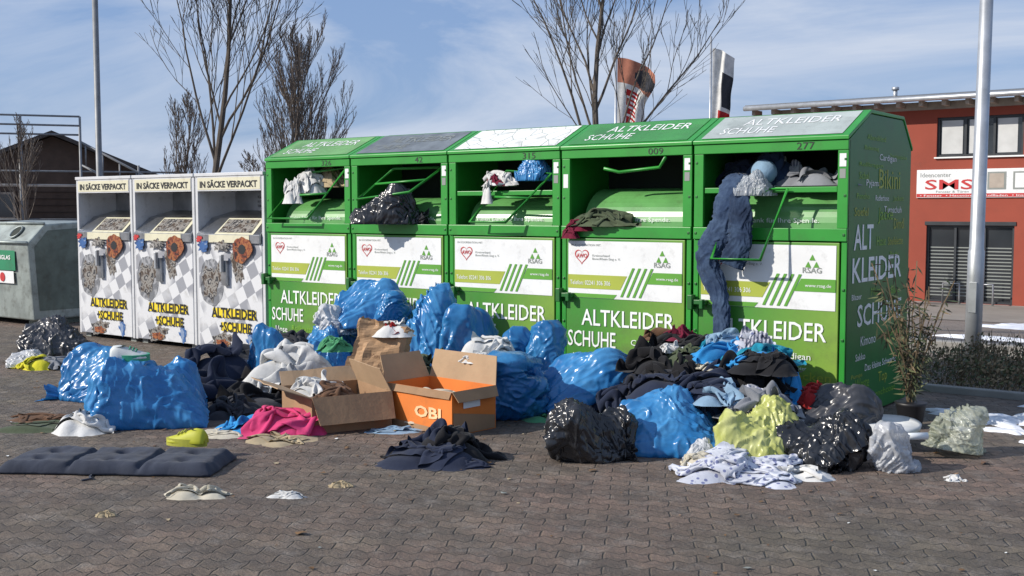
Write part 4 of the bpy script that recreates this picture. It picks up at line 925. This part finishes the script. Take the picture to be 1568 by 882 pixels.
# ------------------------------------------------------------------ house with scaffolding
def house():
    HR=VA+rad(20)
    p=empty("timber_clad_house",(-37.7,20.4,-1.5),HR)
    WD=M("brown_cladding",(.09,.06,.045),.85,var=.25,vs=2); RT=M("roof_tiles",(.07,.06,.055),.8,var=.3,vs=4)
    w,d,h,r=8.4,10,4.6,6.3
    v=[(-w/2,0,0),(w/2,0,0),(w/2,0,h),(0,0,r),(-w/2,0,h)]; v+=[(a,d,c) for a,b,c in v]
    mesh("walls",v,[(0,1,2,3,4),(9,8,7,6,5),(0,4,9,5),(1,6,7,2)],WD,p)
    e=.6
    for s in (-1,1):
        a=Vector((0,-e,r+.05)); b=Vector((s*(w/2+.7),-e,h-.32)); vv=[a,b,b+Vector((0,d+2*e,0)),a+Vector((0,d+2*e,0))]; vv+=[q+Vector((0,0,.18)) for q in vv]
        mesh("roof_slope",vv,BF,RT,p)
    boxes("board_lines",[(-w/2+.05,w/2-.05,-.03,-.002,.2+.3*k,.23+.3*k) for k in range(14)],M("board_shadow",(.05,.035,.028),.9),p)
    box("window_frame",(-2.8,-1.6,-.06,-.035,2.6,3.8),TIMBER,p); box("window_glass",(-2.7,-1.7,-.08,-.062,2.7,3.7),GLASS,p)
    box("blue_tarpaulin",(-.6,1.1,-.4,-.1,.9,2.6),M("blue_tarp",(.03,.14,.4),.6,var=.2),p,bevel=.05)
    s=empty("scaffolding",(-37.7,20.4,-1.5),HR); R_=.055
    for x in (-6.2,-3.6,-1.2,1.2,3.6,5.6): tube("upright",[(x,-1.4,0),(x,-1.4,7.1 if x<1.3 else 5.0)],R_,GALV2,s,n=6); tube("upright",[(x,-2.2,0),(x,-2.2,6.6 if x<1.3 else 4.5)],R_,GALV2,s,n=6)
    for z,x1 in ((2.0,5.6),(2.6,5.6),(4.1,5.6),(4.7,5.6),(6.3,1.2),(6.7,1.2),(7.1,1.2)): tube("rail",[(-6.2,-1.4,z),(x1,-1.4,z)],R_*.8,GALV2,s,n=6)
    for z in (2.0,4.1): box("deck",(-6.2,5.6,-2.1,-1.4,z-.08,z-.0),TIMBER,s,bevel=0)
    tube("brace",[(1.2,-1.4,6.0),(7.0,-1.4,2.8)],R_,GALV2,s,n=6); tube("brace",[(1.2,-1.4,5.0),(7.0,-1.4,1.8)],R_,GALV2,s,n=6); tube("brace",[(-6.2,-1.4,2),(-3.6,-1.4,4.1)],R_,GALV2,s,n=6)
    for k in range(8): tube("baluster",[(1.4+.7*k,-1.4,4.9-.39*k),(1.4+.7*k,-1.4,5.9-.39*k)],R_*.7,GALV2,s,n=5)
house()
def flag(loc,h,w,L_,cols,seed,taper=.45):
    p=empty("flagpole",loc); tube("pole",[(0,0,0),(0,0,h)],[.05,.03],GALV,p,n=12)
    nx,nz=24,56; v=[];f=[];mi=[]
    for j in range(nz+1):
        for i in range(nx+1):
            u=i/nx; t=j/nz; wd=w*(1-taper*t+.12*noise.noise(Vector((t*3,seed,0))))
            v.append((.05+u*wd*.8+.03*math.sin(t*6+seed)*u,.6*u*wd+.13*math.sin(u*10+t*3+seed)*u,h-.35-t*L_-.45*u*u*w*(1-t*.3)))
    for j in range(nz):
        for i in range(nx): a=j*(nx+1)+i; f.append((a,a+1,a+nx+2,a+nx+1)); mi.append(cols(i/nx,j/nz))
    mesh("flag_cloth",v,f,[F["white"],F["red"],F["charcoal"],fabric("flag_orange",(.42,.17,.11))],p,smooth=True,mi=mi)
def letters(u,t):
    # a column of block letters reading down the flag
    if not (.30<u<.72 and .42<t<.95): return 0
    q=((t-.42)/.53*4)%1
    return 1 if q<.72 and not (.25<q<.45 and .45<u<.72) else 0
flag((-8.57,20.8,tz(20.8)),7.55,1.15,2.0,lambda u,t: (2 if ((u-.72)/.28)**2+((t-.20)/.13)**2<1 else 3) if t<.34 else letters(u,t),1)
flag((-6.35,22.5,tz(22.5)),7.95,.62,2.3,lambda u,t: (2 if .25<t<.7 and u>.5 else (1 if .76<t<.92 and u>.3 else 0)),4,.2)

# ------------------------------------------------------------------ light, sky, camera
sd=Vector((-.64,-.77,0)).normalized(); el=rad(31)
sun=bpy.data.lights.new("sun","SUN"); sun.energy=5.0; sun.angle=rad(.5); sun.color=(1,.93,.84)
so=bpy.data.objects.new("sun",sun); link(so)
dirv=Vector((sd.x*math.cos(el),sd.y*math.cos(el),math.sin(el))); so.rotation_euler=dirv.to_track_quat('Z','Y').to_euler()
w=bpy.data.worlds.new("World"); S.world=w; w.use_nodes=True; nt=w.node_tree; bg=nt.nodes["Background"]
sky=N(nt,"ShaderNodeTexSky",sky_type='NISHITA'); sky.sun_disc=False; sky.sun_elevation=el; sky.sun_rotation=math.atan2(sd.x,sd.y); sky.air_density=1.0; sky.dust_density=.6; sky.ozone_density=2.0
tc=N(nt,"ShaderNodeTexCoord"); mp=N(nt,"ShaderNodeMapping"); mp.inputs["Scale"].default_value=(1.0,1.0,4.5); mp.inputs["Location"].default_value=(.3,.1,.2); nt.links.new(tc.outputs["Generated"],mp.inputs[0])
s1=mixc(nt,.6,sky.outputs[0],(3.2,4.9,8.8))
cl=noisen(nt,mp.outputs[0],2.1,7,.6,.7)
cc=mixc(nt,ramp(nt,cl,.42,.66,(.0,.0,.0),(.9,.9,.9)),s1,(6.8,7.6,9.1))
nt.links.new(cc,bg.inputs[0]); bg.inputs[1].default_value=.09
cam=bpy.data.cameras.new("camera"); cam.sensor_width=36; cam.lens=39.03; cam.clip_end=2000; cam.clip_start=.05
co=bpy.data.objects.new("camera",cam); link(co); co.location=(8.64,-7.51,1.5)
th=math.atan(119/1700); Rv=Vector((.803,.596,0)).normalized(); Fv=Vector((-Rv.y*math.cos(th),Rv.x*math.cos(th),-math.sin(th)))
co.rotation_euler=Fv.to_track_quat('-Z','Y').to_euler(); S.camera=co
S.view_settings.view_transform='Standard'; S.view_settings.look='None'; S.view_settings.exposure=0
